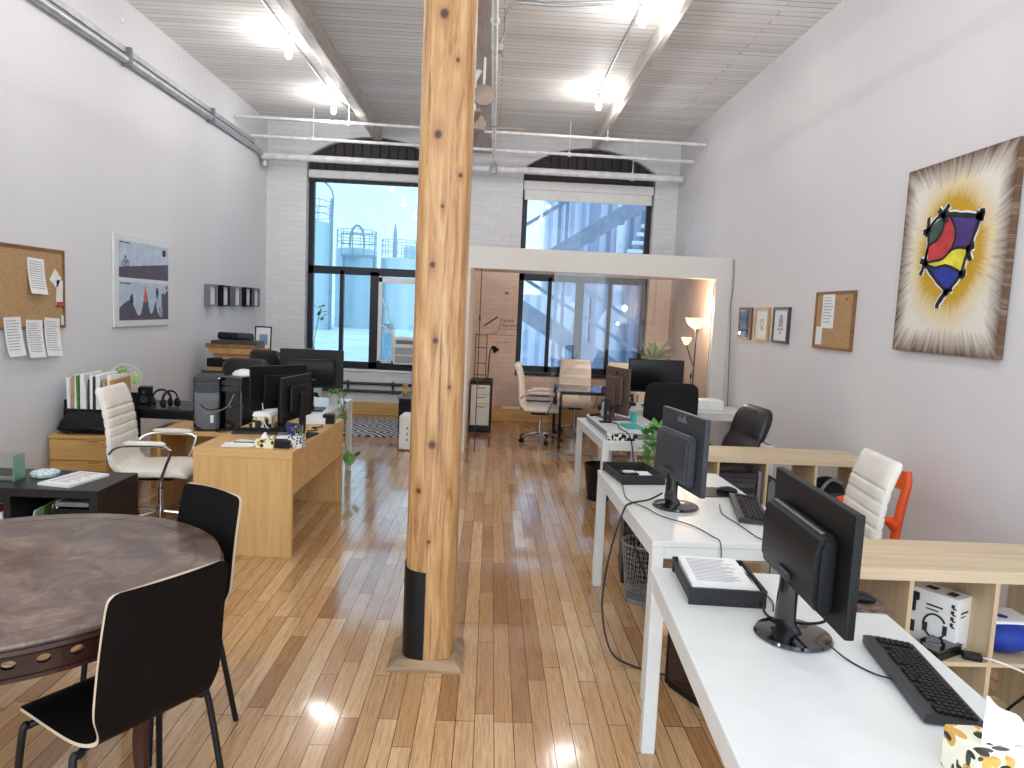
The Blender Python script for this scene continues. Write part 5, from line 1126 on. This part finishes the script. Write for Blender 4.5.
names = dict(paper='white', kraft='tan', whitemat='cream', green='green', dgrey='dark grey', inkd='black', red='red')
for k in range(14):
    th = rnd.uniform(.016, .032); hh = rnd.uniform(.40, .47); o = B().box(0, th, -.14, .14, 0, hh, .002).out('file_folder', M[cols[k]], None, False, (-3.20 + x, 6.02, .582)); o.rotation_euler = (R(rnd.uniform(-2, 3)), R(rnd.uniform(-1, 2)), 0); x += th + .002
    tag(o, '%s folder in the file crate, %s' % (names[cols[k]], words[k]), 'folder', 'folders in the file crate')
t = thing('shoulder_bag', 'soft black bag slumped on the oak pedestal before the crate', 'bag', (-3.22, 5.84, .575)); b = B(); pad(b, [(-.02, .0, .20, .004), (-.03, .04, .22, .05), (-.02, .09, .20, .05), (0, .15, .16, .03), (.0, .17, .1, .01)], 20, 2.6); b.out('bag_body', M['fab'], t, True); B().tube(catmull([(-.2, -.06, .04), (-.1, -.1, .02), (.05, -.1, .06), (.18, -.06, .03)], 6), .012, 6).out('strap', M['black'], t, True)
t = thing('desk_fan', 'small desk fan with green blades behind the white chair', 'fan', (-3.17, 6.36, .725), R(20))
B().lathe([(.06, 0), (.06, .012), (.015, .025), (.012, .22)], 0, 0, 18).out('stand', M['whitemat'], t, True); cg = B()
for rr in (.05, .09, .125): cg.tube([(rr * math.cos(a), -.03, .25 + rr * math.sin(a)) for a in [2 * PI * q / 24 for q in range(25)]], .0025, 5)
for q in range(18): a = 2 * PI * q / 18; cg.tube([(.03 * math.cos(a), -.035, .25 + .03 * math.sin(a)), (.125 * math.cos(a), -.03, .25 + .125 * math.sin(a)), (.125 * math.cos(a), .03, .25 + .125 * math.sin(a))], .0015, 4)
cg.out('guard', M['pipe'], t); lg = plain('lime_plastic', (150, 196, 92), .4)
for q in range(3): a = 2 * PI * q / 3; b = B(); b.M = Matrix.Translation((0, 0, .25)) @ Matrix.Rotation(a, 4, 'Y'); b.loft([[(.01, -.012, -.02), (.01, -.008, -.02), (.01, .012, .02), (.01, .008, .02)], [(.07, -.02, -.055), (.07, -.016, -.055), (.07, .02, .05), (.07, .016, .05)], [(.11, -.012, -.03), (.11, -.008, -.03), (.11, .012, .03), (.11, .008, .03)]]); b.out('blade', lg, t)

# black desk with speakers and headphones ------------------------------
make_table('black desk along the left wall with speaker and headphones', (-2.775, 6.55, 0), 0, 1.10, .60, .725, 'blackw', 'black', .03, .045, 'black desks')
t = thing('loudspeaker', 'black box speaker on the black desk', 'speaker', (-3.07, 6.50, .725), R(12)); B().box(-.05, .05, -.055, .055, 0, .165, .005).out('cabinet', M['black'], t)
for z, r in ((.06, .036), (.125, .018)): B().lathe([(.001, .002), (r * .4, 0), (r, .004), (r, .0), (.001, -.004)], 0, 0, 16).out('cone', M['dgrey'], t, True).matrix_local = Matrix.Translation((0, -.056, z)) @ Matrix.Rotation(PI / 2, 4, 'X')
def headphones(label, loc, rz):
    t = thing('headphones', label, 'headphones', loc, rz, 'headphones on the black desk'); b = B(); b.tube([(.075 * math.cos(a), 0, .065 + .085 * math.sin(a)) for a in [R(-10 + 200 * k / 18) for k in range(19)]], .012, 8, flat=.6); b.out('headband', M['black'], t, True)
    for sx in (-1, 1): B().ico((sx * .07, 0, .042), .042, 2, (.5, .9, 1)).out('ear_cup', M['fab'], t, True)
headphones('over-ear headphones standing upright on the black desk', (-2.90, 6.44, .725), R(10))
headphones('second headphones lying by the first, nearer the black chair', (-2.79, 6.36, .728), R(60))
cable('tangle of black leads on the black desk', [(-3.14, 6.36, .732), (-3.06, 6.33, .732), (-2.98, 6.36, .732), (-2.93, 6.32, .75), (-2.95, 6.38, .80), (-2.90, 6.33, .74), (-2.98, 6.30, .732), (-3.10, 6.30, .732)], .006)
tag(B().box(-.06, .06, -.05, .05, 0, .06, .004).out('small_carton', M['red'], None, False, (-3.20, 6.53, .725), R(15)), 'small reddish carton left of the box speaker', 'box')
make_leather_chair('black leather chair behind the left tower at the black desk', (-2.60, 7.28, 0), face(-.15, -1), 'black leather chairs', 1.09)
make_leather_chair('dark leather chair behind the wide monitor, by the shoebox pile', (-2.30, 8.30, 0), face(.5, .86), 'black leather chairs', 1.16)

# pile of flat boxes on a grey cabinet -------------------------------------
t = thing('low_cabinet', 'grey cabinet under the pile of flat boxes', 'cabinet', (-3.02, 8.75, 0)); B().box(-.34, .34, -.28, .28, 0, .86, .004).out('carcass', M['dgrey'], t); B().box(-.335, -.003, -.292, -.28, .03, .83, .003).out('door', M['dgrey'], t); B().box(.003, .335, -.292, -.28, .03, .83, .003).out('door', M['dgrey'], t)
stack = ((.02, .62, .46, .035, 'kraft', 'flat brown box at the bottom of the pile', 0, .86), (.10, .42, .40, .07, 'kraftd', 'brown box in the pile, right of the black one', 2, .895), (-.20, .22, .30, .10, 'black', 'black binder box at the left of the pile', -3, .895), (.12, .50, .40, .028, 'kraft', 'thin tan box sticking out to the right of the pile', 7, .998), (.05, .56, .40, .03, 'kraftd', 'thin brown box above the sticking out one', 4, 1.028), (.02, .60, .40, .06, 'kraft', 'large tan box near the top of the pile', 1, 1.06), (-.03, .58, .36, .05, 'kraftd', 'long brown box with dark end, next to top of pile', -2, 1.122), (.0, .52, .36, .035, 'dgrey', 'thin grey box on top of the brown pile', 3, 1.174))
for k, (dx, w_, d_, h_, m, lb, a, z) in enumerate(stack):
    carton('flat_box', lb, 'box', w_, d_, h_, (-3.02 + dx, 8.72, z), R(a), m, 'pile of flat boxes')
for k, (x, y, lb) in enumerate(((-3.12, 8.66, 'black rolled bag on top of the box pile, left one'), (-2.93, 8.64, 'grey rolled bag on top of the box pile, right one'))):
    o = B(); pad(o, [(-.13, .05, .02, .02), (-.11, .05, .05, .045), (.11, .05, .05, .045), (.13, .05, .02, .02)], 16, 2.5); o = o.out('rolled_bag', M['fab' if k == 0 else 'dgrey'], None, True, (x, y, 1.212), R(70)); tag(o, lb, 'bag', 'rolled bags on the box pile')
t = thing('white_shelf', 'low white shelf beside the grey cabinet, near the corner', 'shelf', (-2.85, 9.45, 0)); B().box(-.4, .4, -.2, .2, .98, 1.01, .003).out('top_board', M['white'], t); B().box(-.4, -.37, -.2, .2, 0, .98).out('side_panel', M['white'], t); B().box(.37, .4, -.2, .2, 0, .98).out('side_panel', M['white'], t); B().box(-.37, .37, .17, .19, .1, .98).out('back_panel', M['white'], t); B().box(-.37, .37, -.19, .17, .48, .505).out('shelf_board', M['white'], t)
t = thing('picture_frame', 'black framed picture leaning beside the box pile', 'picture', (-2.93, 9.36, 1.01), R(0)); b = B(); W_, H_ = .21, .36
b.box(-W_ / 2, W_ / 2, -.012, 0, 0, .016).box(-W_ / 2, W_ / 2, -.012, 0, H_ - .016, H_).box(-W_ / 2, -W_ / 2 + .016, -.012, 0, .016, H_ - .016).box(W_ / 2 - .016, W_ / 2, -.012, 0, .016, H_ - .016).out('frame', M['black'], t); B().box(-W_ / 2 + .016, W_ / 2 - .016, -.006, 0, .016, H_ - .016).out('print', M['paper'], t); B().box(-.045, .055, -.0075, -.006, .12, .26).out('printed_motif', plain('blue_print', (136, 158, 196), .7), t); t.rotation_euler = (R(-8), 0, R(6))
t = thing('window_plant', 'thin tall sprig with green leaves beside the tank window', 'plant', (-2.62, 10.9, .0)); B().lathe([(.09, 0), (.12, .9), (.11, .9), (.10, .86), (.001, .86)], 0, 0, 20).out('pot', M['terra'], t, True)
B().tube(catmull([(0, 0, .86), (-.03, 0, 1.1), (.02, 0, 1.4), (.06, 0, 1.62)], 6), .006, 6).out('stem', M['stem'], t, True)
rnd = random.Random(3); leaf_cluster([(.05 + rnd.uniform(-.05, .05), rnd.uniform(-.05, .05), rnd.uniform(1.42, 1.66)) for k in range(16)], .07, rnd).out('leaves', M['green'], t, True)
leaf_cluster([(rnd.uniform(-.14, .02), rnd.uniform(-.05, .05), rnd.uniform(.88, 1.0)) for k in range(12)], .10, rnd).out('leaves', M['sage'], t, True)

# ------------------------------------------------------------------ left wall
LW = PI / 2   # local -Y looks towards +X
t = wall_frame('cork_board', 'wide cork board with pinned papers on the left wall', 'board', 1.14, .62, .022, (XL, 5.44, 1.72), LW, 'frame_oak', None, .022, 'cork boards', 'cork')
for y, z, w_, h_, a, n, lb in ((5.64, 1.81, .205, .27, 2, 12, 'printed notice high on the wide cork board'), (5.355, 1.36, .19, .285, -1, 11, 'printed sheet hanging below the wide cork board, nearest'), (5.60, 1.335, .20, .285, 2, 13, 'printed sheet below the wide cork board, middle one'), (5.82, 1.34, .20, .30, 4, 13, 'tilted printed sheet below the wide cork board, by its corner')):
    o = sheet('notice', lb, 'paper', w_, h_, (XL + .016 if z > 1.5 else XL + .020, y, z), (0, R(a), LW), 'pinned paper', n, curl=.035, head=(n == 11), ragged=n != 12)
for y, z, w_, h_, a, m, lb in ((5.89, 1.80, .11, .11, 38, 'paper', 'small white note tilted on the edge of the cork board'), (5.94, 1.69, .085, .20, 2, 'whitemat', 'narrow grey card at the right of the cork board'), (5.985, 1.47, .05, .08, 4, 'paper', 'scrap of paper at the lower corner of the cork board')):
    o = B().box(-w_ / 2, w_ / 2, -.003, 0, -h_ / 2, h_ / 2).out('pinned_card', M[m], None, False, (XL + .016, y, z), LW); o.rotation_euler = (0, R(a), LW); tag(o, lb, 'card', 'pinned paper')
o = B().box(-.045, .045, -.004, 0, -.018, .018).out('pinned_card', M['red'], None, False, (XL + .020, 5.94, 1.60), LW); tag(o, 'red strip at the foot of the narrow grey card', 'card', 'pinned paper')
t = thing('poster', 'white poster of two hill scenes, volcano and balloon, on the left wall', 'poster', (XL + .002, 7.345, 1.83), LW); W_, H_ = 1.14, .875
B().box(-W_ / 2, W_ / 2, -.022, 0, -H_ / 2, H_ / 2, .003).out('panel', M['white'], t)
sky = plain('poster_sky', (188, 202, 222), .6); hill = plain('poster_hill', (92, 86, 100), .6)
b = B(); b.box(-.49, .53, -.0235, -.022, .03, .375); b.mi = 1; b.prism([(-.49, .03), (.53, .0301), (.53, .20), (-.49, .125)], -.0245, -.0235, 'xz')
b.mi = 2; b.box(.40, .47, -.0245, -.0235, .28, .345); b.box(-.47, -.40, -.0245, -.0235, .352, .362); b.box(-.385, -.29, -.0245, -.0235, .352, .362)
for cx in (-.40, -.33):
    b.tube([(cx + .028 * math.cos(a), -.0242, .165 + .028 * math.sin(a)) for a in [2 * PI * k / 16 for k in range(17)]], .003, 4)
b.tube([(-.40, -.0242, .165), (-.375, -.0242, .215), (-.345, -.0242, .205), (-.33, -.0242, .165)], .003, 4); b.box(-.385, -.36, -.0245, -.0235, .215, .235)
b.out('upper_scene', [sky, hill, M['inkd']], t)
b = B(); b.box(-.49, .53, -.0235, -.022, -.375, -.005); b.mi = 1
hp = [(-.49, -.375)] + [(p.x, p.y) for p in catmull([(-.49, -.26, 0), (-.38, -.205, 0), (-.28, -.185, 0), (-.22, -.23, 0), (-.14, -.32, 0), (-.08, -.32, 0), (-.03, -.22, 0), (.02, -.08, 0), (.045, -.08, 0), (.09, -.24, 0), (.14, -.315, 0), (.19, -.28, 0), (.24, -.185, 0), (.27, -.28, 0), (.32, -.33, 0), (.37, -.33, 0)], 4)] + [(.375, -.11), (.42, -.10), (.44, -.12), (.53, -.06), (.53, -.375)]
hp = hp[1:-1]
for (xa, z_a), (xb, z_b) in zip(hp, hp[1:]):
    if xb - xa > 1e-4: b.prism([(xa, -.375), (xb, -.375), (xb, z_b), (xa, z_a)], -.0242, -.0236, 'xz')
b.mi = 2; b.prism([(.005, -.09), (.02, -.02), (.032, -.09), (.06, -.16), (.045, -.2), (.0, -.2), (-.015, -.15)], -.0248, -.0238, 'xz')
b.mi = 3; b.prism([(-.14 + .12 * (1 + math.cos(a)) * .9 + .02, -.075 + .05 * math.sin(a)) for a in [2 * PI * k / 18 for k in range(18)]], -.0246, -.0236, 'xz')
b.mi = 4; b.prism([(.275 + .034 * math.cos(a), -.095 + .045 * math.sin(a)) for a in [2 * PI * k / 16 for k in range(16)]] , -.0248, -.0237, 'xz'); b.prism([(.255, -.135), (.295, -.135), (.28, -.17), (.27, -.17)], -.0248, -.0237, 'xz'); b.box(.268, .282, -.0248, -.0237, -.20, -.185)
b.mi = 5; b.prism([(-.30, -.19), (-.27, -.12), (-.25, -.14), (-.235, -.11), (-.22, -.2), (-.25, -.225)], -.0248, -.0238, 'xz')
b.mi = 6; b.prism([(.31, -.25), (.40, -.25), (.385, -.35), (.325, -.35)], -.0249, -.0238, 'xz'); b.mi = 7; b.box(-.47, -.40, -.0245, -.0235, -.03, -.02); b.box(-.39, -.27, -.0245, -.0235, -.03, -.02); b.box(.48, .51, -.0245, -.0235, -.06, -.025)
b.out('lower_scene', [sky, hill, plain('poster_lava', (214, 108, 84), .6), plain('poster_cloud', (190, 190, 206), .6), plain('poster_balloon', (70, 82, 140), .6), plain('poster_rider', (44, 70, 66), .6), plain('poster_basin', (140, 156, 200), .6), M['inkd']], t)
for k, y in enumerate((9.03, 9.47, 9.90, 10.33, 10.68)):
    dk = k in (1, 3); t = wall_frame('shadow_frame', ('grey deep frame, nearest of the five small ones', 'black deep frame next to the nearest grey one', 'grey deep frame in the middle of the five', 'black deep frame next to the farthest grey one', 'grey deep frame farthest, by the brick corner')[k], 'picture', .25, .27, .07, (XL, y, 1.735), LW, 'black' if dk else 'alu', None, .022, 'five deep frames on the left wall')
    B().box(-.06, .06, -.045, -.043, -.08, .08).out('print', M['paper'], t)

# ================================================================== BACK WALL AND ALCOVE
t = thing('air_conditioner', 'white window air conditioner in the tank window', 'air conditioner', (-1.22, YB + .10, .80))
B().box(-.29, .29, -.16, .32, 0, .42, .01).out('casing', M['whitemat'], t); b = B()
for r in range(2):
    for k in range(9): b.box(-.26, .26, -.163, -.16, .03 + .13 * r + .012 * k, .036 + .13 * r + .012 * k)
b.out('grille', M['grey'], t); B().box(-.25, .02, -.164, -.16, .32, .38, .002).out('control_panel', M['grey'], t)
t = bpy.data.objects.new('sash', None); COL.link(t); t.parent = bpy.data.objects['window_1']; t.location = (0, YB + .10, 0); b = B()
for x0, x1, z0, z1 in ((-1.78, -1.72, .80, 2.14), (-.98, -.93, .80, 2.14), (-1.78, -.93, 2.06, 2.14), (-1.78, -.93, .80, .84), (-1.56, -1.515, .80, 1.30)): b.box(x0, x1, -.03, .02, z0, z1, .004)
b.out('sash_frame', M['whitemat'], t); b = B(); bar(b, (-1.75, -.01, 1.90), (-1.52, -.01, 1.28), .022, .012); bar(b, (-1.75, -.01, 1.42), (-1.52, -.01, 1.26), .022, .012); b.out('stay', M['whitemat'], t)
B().box(-1.72, -1.54, -.006, -.002, .84, 1.42).out('pane', M['paneL'], t)
t = thing('heating_pipe', 'pair of dark heating pipes along the wall under the tank window', 'pipe', (0, 0, 0)); 
for z in (.48, .36): B().tube([(XL + .4, YB - .06, z), (AX - .2, YB - .06, z)], .024, 8).out('pipe', M['dgrey'], t, True)
b = B()
for x in (-3.0, -2.2, -1.5, -.8): b.box(x - .015, x + .015, YB - .06, YB, .33, .52)
b.out('bracket', M['dgrey'], t)
tag(B().box(-1.0, 1.0, -.75, .75, 0, .010, .003).out('rug', M['rug'], None, False, (-1.55, 10.08, 0)), 'black and white diamond patterned rug under the tank window', 'rug')
t = thing('low_cabinet', 'black low cabinet left of the post with clutter on it', 'cabinet', (-.80, 9.66, 0)); B().box(-.37, .37, -.26, .26, .03, .50, .004).out('carcass', M['black'], t); B().box(-.36, .36, -.275, -.26, .05, .48, .003).out('door', M['black'], t); B().box(-.39, .39, -.28, .27, .50, .525, .003).out('top_board', M['grey'], t)
tag(B().box(-.1, .1, -.12, .12, 0, .10, .006).out('small_printer', M['dgrey'], None, False, (-.86, 9.64, .526)), 'dark device on the black low cabinet', 'device')
t = thing('figurine', 'small tan teddy-like figure on the black low cabinet', 'figurine', (-1.10, 9.50, .526)); b = B(); b.ico((0, 0, .055), .05, 2, (1, .9, 1.1)); b.ico((0, 0, .135), .036, 2); b.ico((-.03, 0, .165), .012, 1); b.ico((.03, 0, .165), .012, 1); b.out('body', M['kraft'], t, True)
tag(B().loft([[(-.12, -.1, 0), (.12, -.1, 0), (.12, .1, 0), (-.12, .1, 0)], [(-.10, -.08, .05), (.10, -.08, .03), (.11, .09, .06), (-.11, .08, .04)]]).out('crumpled_paper', M['tissue'], None, False, (-.84, 9.62, .627)), 'crumpled clear wrapping on the dark device', 'paper')
t = thing('air_purifier', 'white slim box appliance standing on the floor left of the post', 'appliance', (-.93, 8.62, 0), R(-4)); B().box(-.10, .10, -.17, .17, .015, .42, .012).out('casing', M['whitemat'], t); B().box(-.085, .085, -.173, -.17, .06, .38, .004).out('front_grille', M['whitemat'], t); b = B()
for k in range(3): b.box(-.01, .01, -.176, -.173, .12 + .07 * k, .15 + .07 * k)
b.out('display', M['grey'], t)
for x in (-.07, .07): B().box(x - .02, x + .02, -.14, .14, 0, .016).out('foot', M['dgrey'], t)

# drawer unit, lamp, wall sign
t = thing('drawer_unit', 'white three drawer unit with black frame in the alcove', 'cabinet', (-.10, 10.22, 0)); w_, d_, h_ = .31, .5, .72
B().box(-w_ / 2, w_ / 2, -d_ / 2, d_ / 2, h_ - .045, h_, .003).box(w_ / 2 - .035, w_ / 2, -d_ / 2, d_ / 2, .0, h_ - .045).box(-w_ / 2, -w_ / 2 + .01, -d_ / 2, d_ / 2, 0, h_ - .045).box(-w_ / 2 + .01, w_ / 2 - .035, -d_ / 2 + .02, d_ / 2, 0.02, .09).box(-w_ / 2 + .01, w_ / 2 - .035, d_ / 2 - .02, d_ / 2, .09, h_ - .045).out('carcass', M['black'], t)
for z0, z1 in ((.10, .40), (.405, .53), (.535, .665)):
    dr = B().box(-w_ / 2 + .012, w_ / 2 - .037, -d_ / 2, -d_ / 2 + .4, z0, z1, .003).out('drawer', M['wleather'], t); B().box(-.06, .05, -d_ / 2 - .012, -d_ / 2, z1 - .045, z1 - .035, .002).out('handle', M['dgrey'], dr)
t = thing('desk_lamp', 'thin black desk lamp on the drawer unit', 'lamp', (-.02, 10.30, .72)); B().lathe([(.07, 0), (.07, .012), (.01, .018)], 0, 0, 20).out('base', M['black'], t, True); B().tube(catmull([(0, 0, .01), (.01, 0, .30), (.03, 0, .44), (.06, 0, .46)], 6), .008, 8).out('stem', M['black'], t, True); B().tube([(.04, 0, .47), (.075, -.01, .45), (.11, -.02, .40)], [.018, .035, .052], 14).out('lamp_shade', M['black'], t, True)
t = thing('wire_rack', 'thin dark metal ladder rack behind the drawer unit', 'rack', (-.13, 10.62, 0)); b = B()
for x in (-.09, .075): b.tube([(x, 0, 0), (x, 0, 1.36)], .006, 6)
for z in (.75, .92, 1.15, 1.34): b.tube([(-.09, 0, z), (.075, 0, z)], .006, 6); b.tube([(-.09, 0, z - .01), (-.09, .12, z - .01)], .005, 6)
for x in (-.09, .075): b.tube([(x, .12, 0), (x, .12, 1.36)], .006, 6)
b.out('rack_frame', M['dgrey'], t)
t = thing('wall_sign', 'wall lettering and telescope line drawing beside the alcove window', 'sign', (.17, YB - .001, 1.48))
text('lettering', 'Direct', .085, M['inkd'], t, (-.04, 0, .075), (PI / 2, 0, 0), .001, 'LEFT'); text('lettering', 'Objective', .07, M['inkd'], t, (-.04, 0, .0), (PI / 2, 0, 0), .001, 'LEFT')
b = B(); b.tube([(-.28, 0, -.02), (-.085, 0, .12)], .011, 6); b.ico((-.085, 0, .12), .016, 1); b.out('telescope', M['inkd'], t)
b = B(); b.tube([(-.19 + .15 * math.cos(a), 0, -.02 + .13 * math.sin(a)) for a in [R(-100 + 105 * k / 12) for k in range(13)]], .004, 5); b.box(-.02, .26, -.002, 0, -.06, -.055); b.box(-.13, .19, -.002, 0, -.155, -.15); b.box(-.13, .14, -.002, 0, -.265, -.26); b.box(-.37, -.34, -.002, 0, .05, .14); b.out('line_drawing', M['inkd'], t)
t = wall_frame('picture_frame', 'faint small framed picture above the wall lettering', 'picture', .20, .20, .014, (.22, YB, 1.98), 0, 'alc', None, .008, 'alcove pictures', 'alc'); B().box(-.03, .03, -.011, -.008, -.02, .02).out('print', M['grey'], t)
tag(B().tube([(AX + .13, 8.57, 0.0), (AX + .13, 8.57, 2.19)], .006, 6).out('hanging_cable', M['dgrey'], None), 'thin dark rod hanging down the left of the alcove opening', 'cable')
t = thing('baseboard_heater', 'white baseboard heater under the fire escape window', 'heater', (.98, YB - .04, .26)); B().box(-.45, .45, -.06, .04, 0, .20, .008).out('casing', M['whitemat'], t); B().box(-.42, .42, -.064, -.06, .13, .155).box(-.42, .42, -.064, -.06, .05, .075).out('slot', M['dgrey'], t)
tag(B().box(-.14, .14, -.05, .05, 0, .03, .004).out('paper_roll', M['paper'], None, False, (.36, YB - .18, .201)), 'white leaflet lying on the wooden plinth in the alcove', 'paper')

# meeting table and its chairs
t = thing('meeting_table', 'dark glass topped meeting table behind the partition', 'table', (1.36, 9.36, 0)); B().box(-.47, .47, -.42, .42, .728, .74, .004).out('glass_top', M['tabglass'], t)
b = B(); 
for x in (-1, 1): b.box(x * .45 - .015, x * .45 + .015, -.40, .40, .698, .728)
for y in (-1, 1): b.box(-.45, .45, y * .40 - .015, y * .40 + .015, .698, .728)
b.out('rail', M['black'], t)
for x in (-1, 1):
    for y in (-1, 1): B().box(x * .45 - .018, x * .45 + .018, y * .40 - .018, y * .40 + .018, 0, .70, .003).out('leg', M['black'], t)
tag(B().box(-.10, .10, -.08, .08, 0, .025, .003).out('notebook', M['blue'], None, False, (1.55, 9.1, .741), R(10)), 'blue notebook on the glass meeting table', 'notebook')
tag(B().box(-.05, .05, -.05, .05, 0, .085, .003).out('small_carton', M['kraft'], None, False, (1.66, 9.06, .741), R(15)), 'small tan carton on the glass meeting table', 'box')
w1 = make_white_chair('cream ribbed chair at the left of the meeting table, side view', (.70, 9.45, 0), face(1, -.12), 'white ribbed office chairs')
dup(w1, 'cream ribbed chair behind the meeting table, facing the room', (1.24, 10.16, 0), face(-.05, -1), 'white ribbed office chairs')
dup(w1, 'cream ribbed chair at the meeting table, mostly behind the slim monitor', (1.80, 9.86, 0), face(-.3, -.95), 'white ribbed office chairs')
t = thing('low_cabinet', 'white cabinet under the agave plant in the alcove', 'cabinet', (2.45, 10.35, 0)); B().box(-.32, .32, -.2, .2, 0, 1.02, .004).out('carcass', M['whitemat'], t); B().box(-.315, -.003, -.212, -.2, .04, 1.0, .003).out('door', M['whitemat'], t); B().box(.003, .315, -.212, -.2, .04, 1.0, .003).out('door', M['whitemat'], t)
t = thing('agave', 'spiky pale green agave plant in front of the alcove wall', 'plant', (2.36, 10.33, 1.02)); B().lathe([(.10, 0), (.13, .10), (.12, .10), (.11, .085), (.001, .085)], 0, 0, 20).out('pot', M['terra'], t, True); rnd = random.Random(5); b = B()
for k in range(26):
    a = rnd.uniform(0, 2 * PI); el = rnd.uniform(.25, 1.35); L = rnd.uniform(.20, .34); b.M = Matrix.Translation((0, 0, .08)) @ Matrix.Rotation(a, 4, 'Z') @ Matrix.Rotation(-el + .15, 4, 'Y')
    b.loft([[(L * u, -w_, .012 + .02 * u * u), (L * u, 0, -.006 + .01 * u), (L * u, w_, .012 + .02 * u * u), (L * u, 0, .006 + .01 * u)] for u, w_ in ((0, .012), (.3, .026), (.6, .026), (.85, .013), (1, .001))])
b.out('leaves', M['sage'], t, True)
t = thing('floor_lamp', 'lit uplighter floor lamp with reading arm, right of the alcove', 'lamp', (2.575, 9.0, 0)); B().lathe([(.13, 0), (.13, .02), (.03, .035), (.012, .05)], 0, 0, 28).out('base', M['dgrey'], t, True); B().tube([(0, 0, .04), (0, 0, 1.62)], .011, 10).out('pole', M['dgrey'], t, True)
B().lathe([(.02, 1.585), (.045, 1.60), (.09, 1.63), (.13, 1.68), (.145, 1.725), (.14, 1.725), (.124, 1.685), (.085, 1.64), (.001, 1.615)], 0, 0, 32).out('lamp_shade', M['warmbulb'], t, 'all'); B().lathe([(.012, 1.53), (.03, 1.59), (.02, 1.60)], 0, 0, 16).out('collar', M['dgrey'], t, True)
B().tube(catmull([(0, 0, 1.12), (-.03, 0, 1.17), (-.09, -.01, 1.32), (-.115, -.01, 1.38)], 6), .008, 8).out('reading_arm', M['dgrey'], t, True); B().lathe([(.018, 1.385), (.03, 1.40), (.058, 1.45), (.062, 1.475), (.058, 1.475), (.03, 1.42), (.001, 1.405)], -.12, -.01, 20).out('lamp_shade', M['warmbulb'], t, 'all')
B().tube(catmull([(0, -.012, 1.1), (-.03, -.02, 1.02), (-.035, -.02, .92), (-.03, -.02, .80)], 5), .004, 6).lathe([(.004, .96), (.014, .97), (.014, 1.02), (.004, 1.03)], -.035, -.02, 10).out('cord_switch', M['black'], t, True)
for loc, e, r in (((2.575, 9.0, 1.86), 28, .05), ((2.455, 8.99, 1.56), 9, .03)):
    L = bpy.data.lights.new('lamp_light', 'POINT'); L.energy = e; L.color = (1, .80, .58); L.shadow_soft_size = r; lo = bpy.data.objects.new('lamp_light', L); COL.link(lo); lo.location = loc
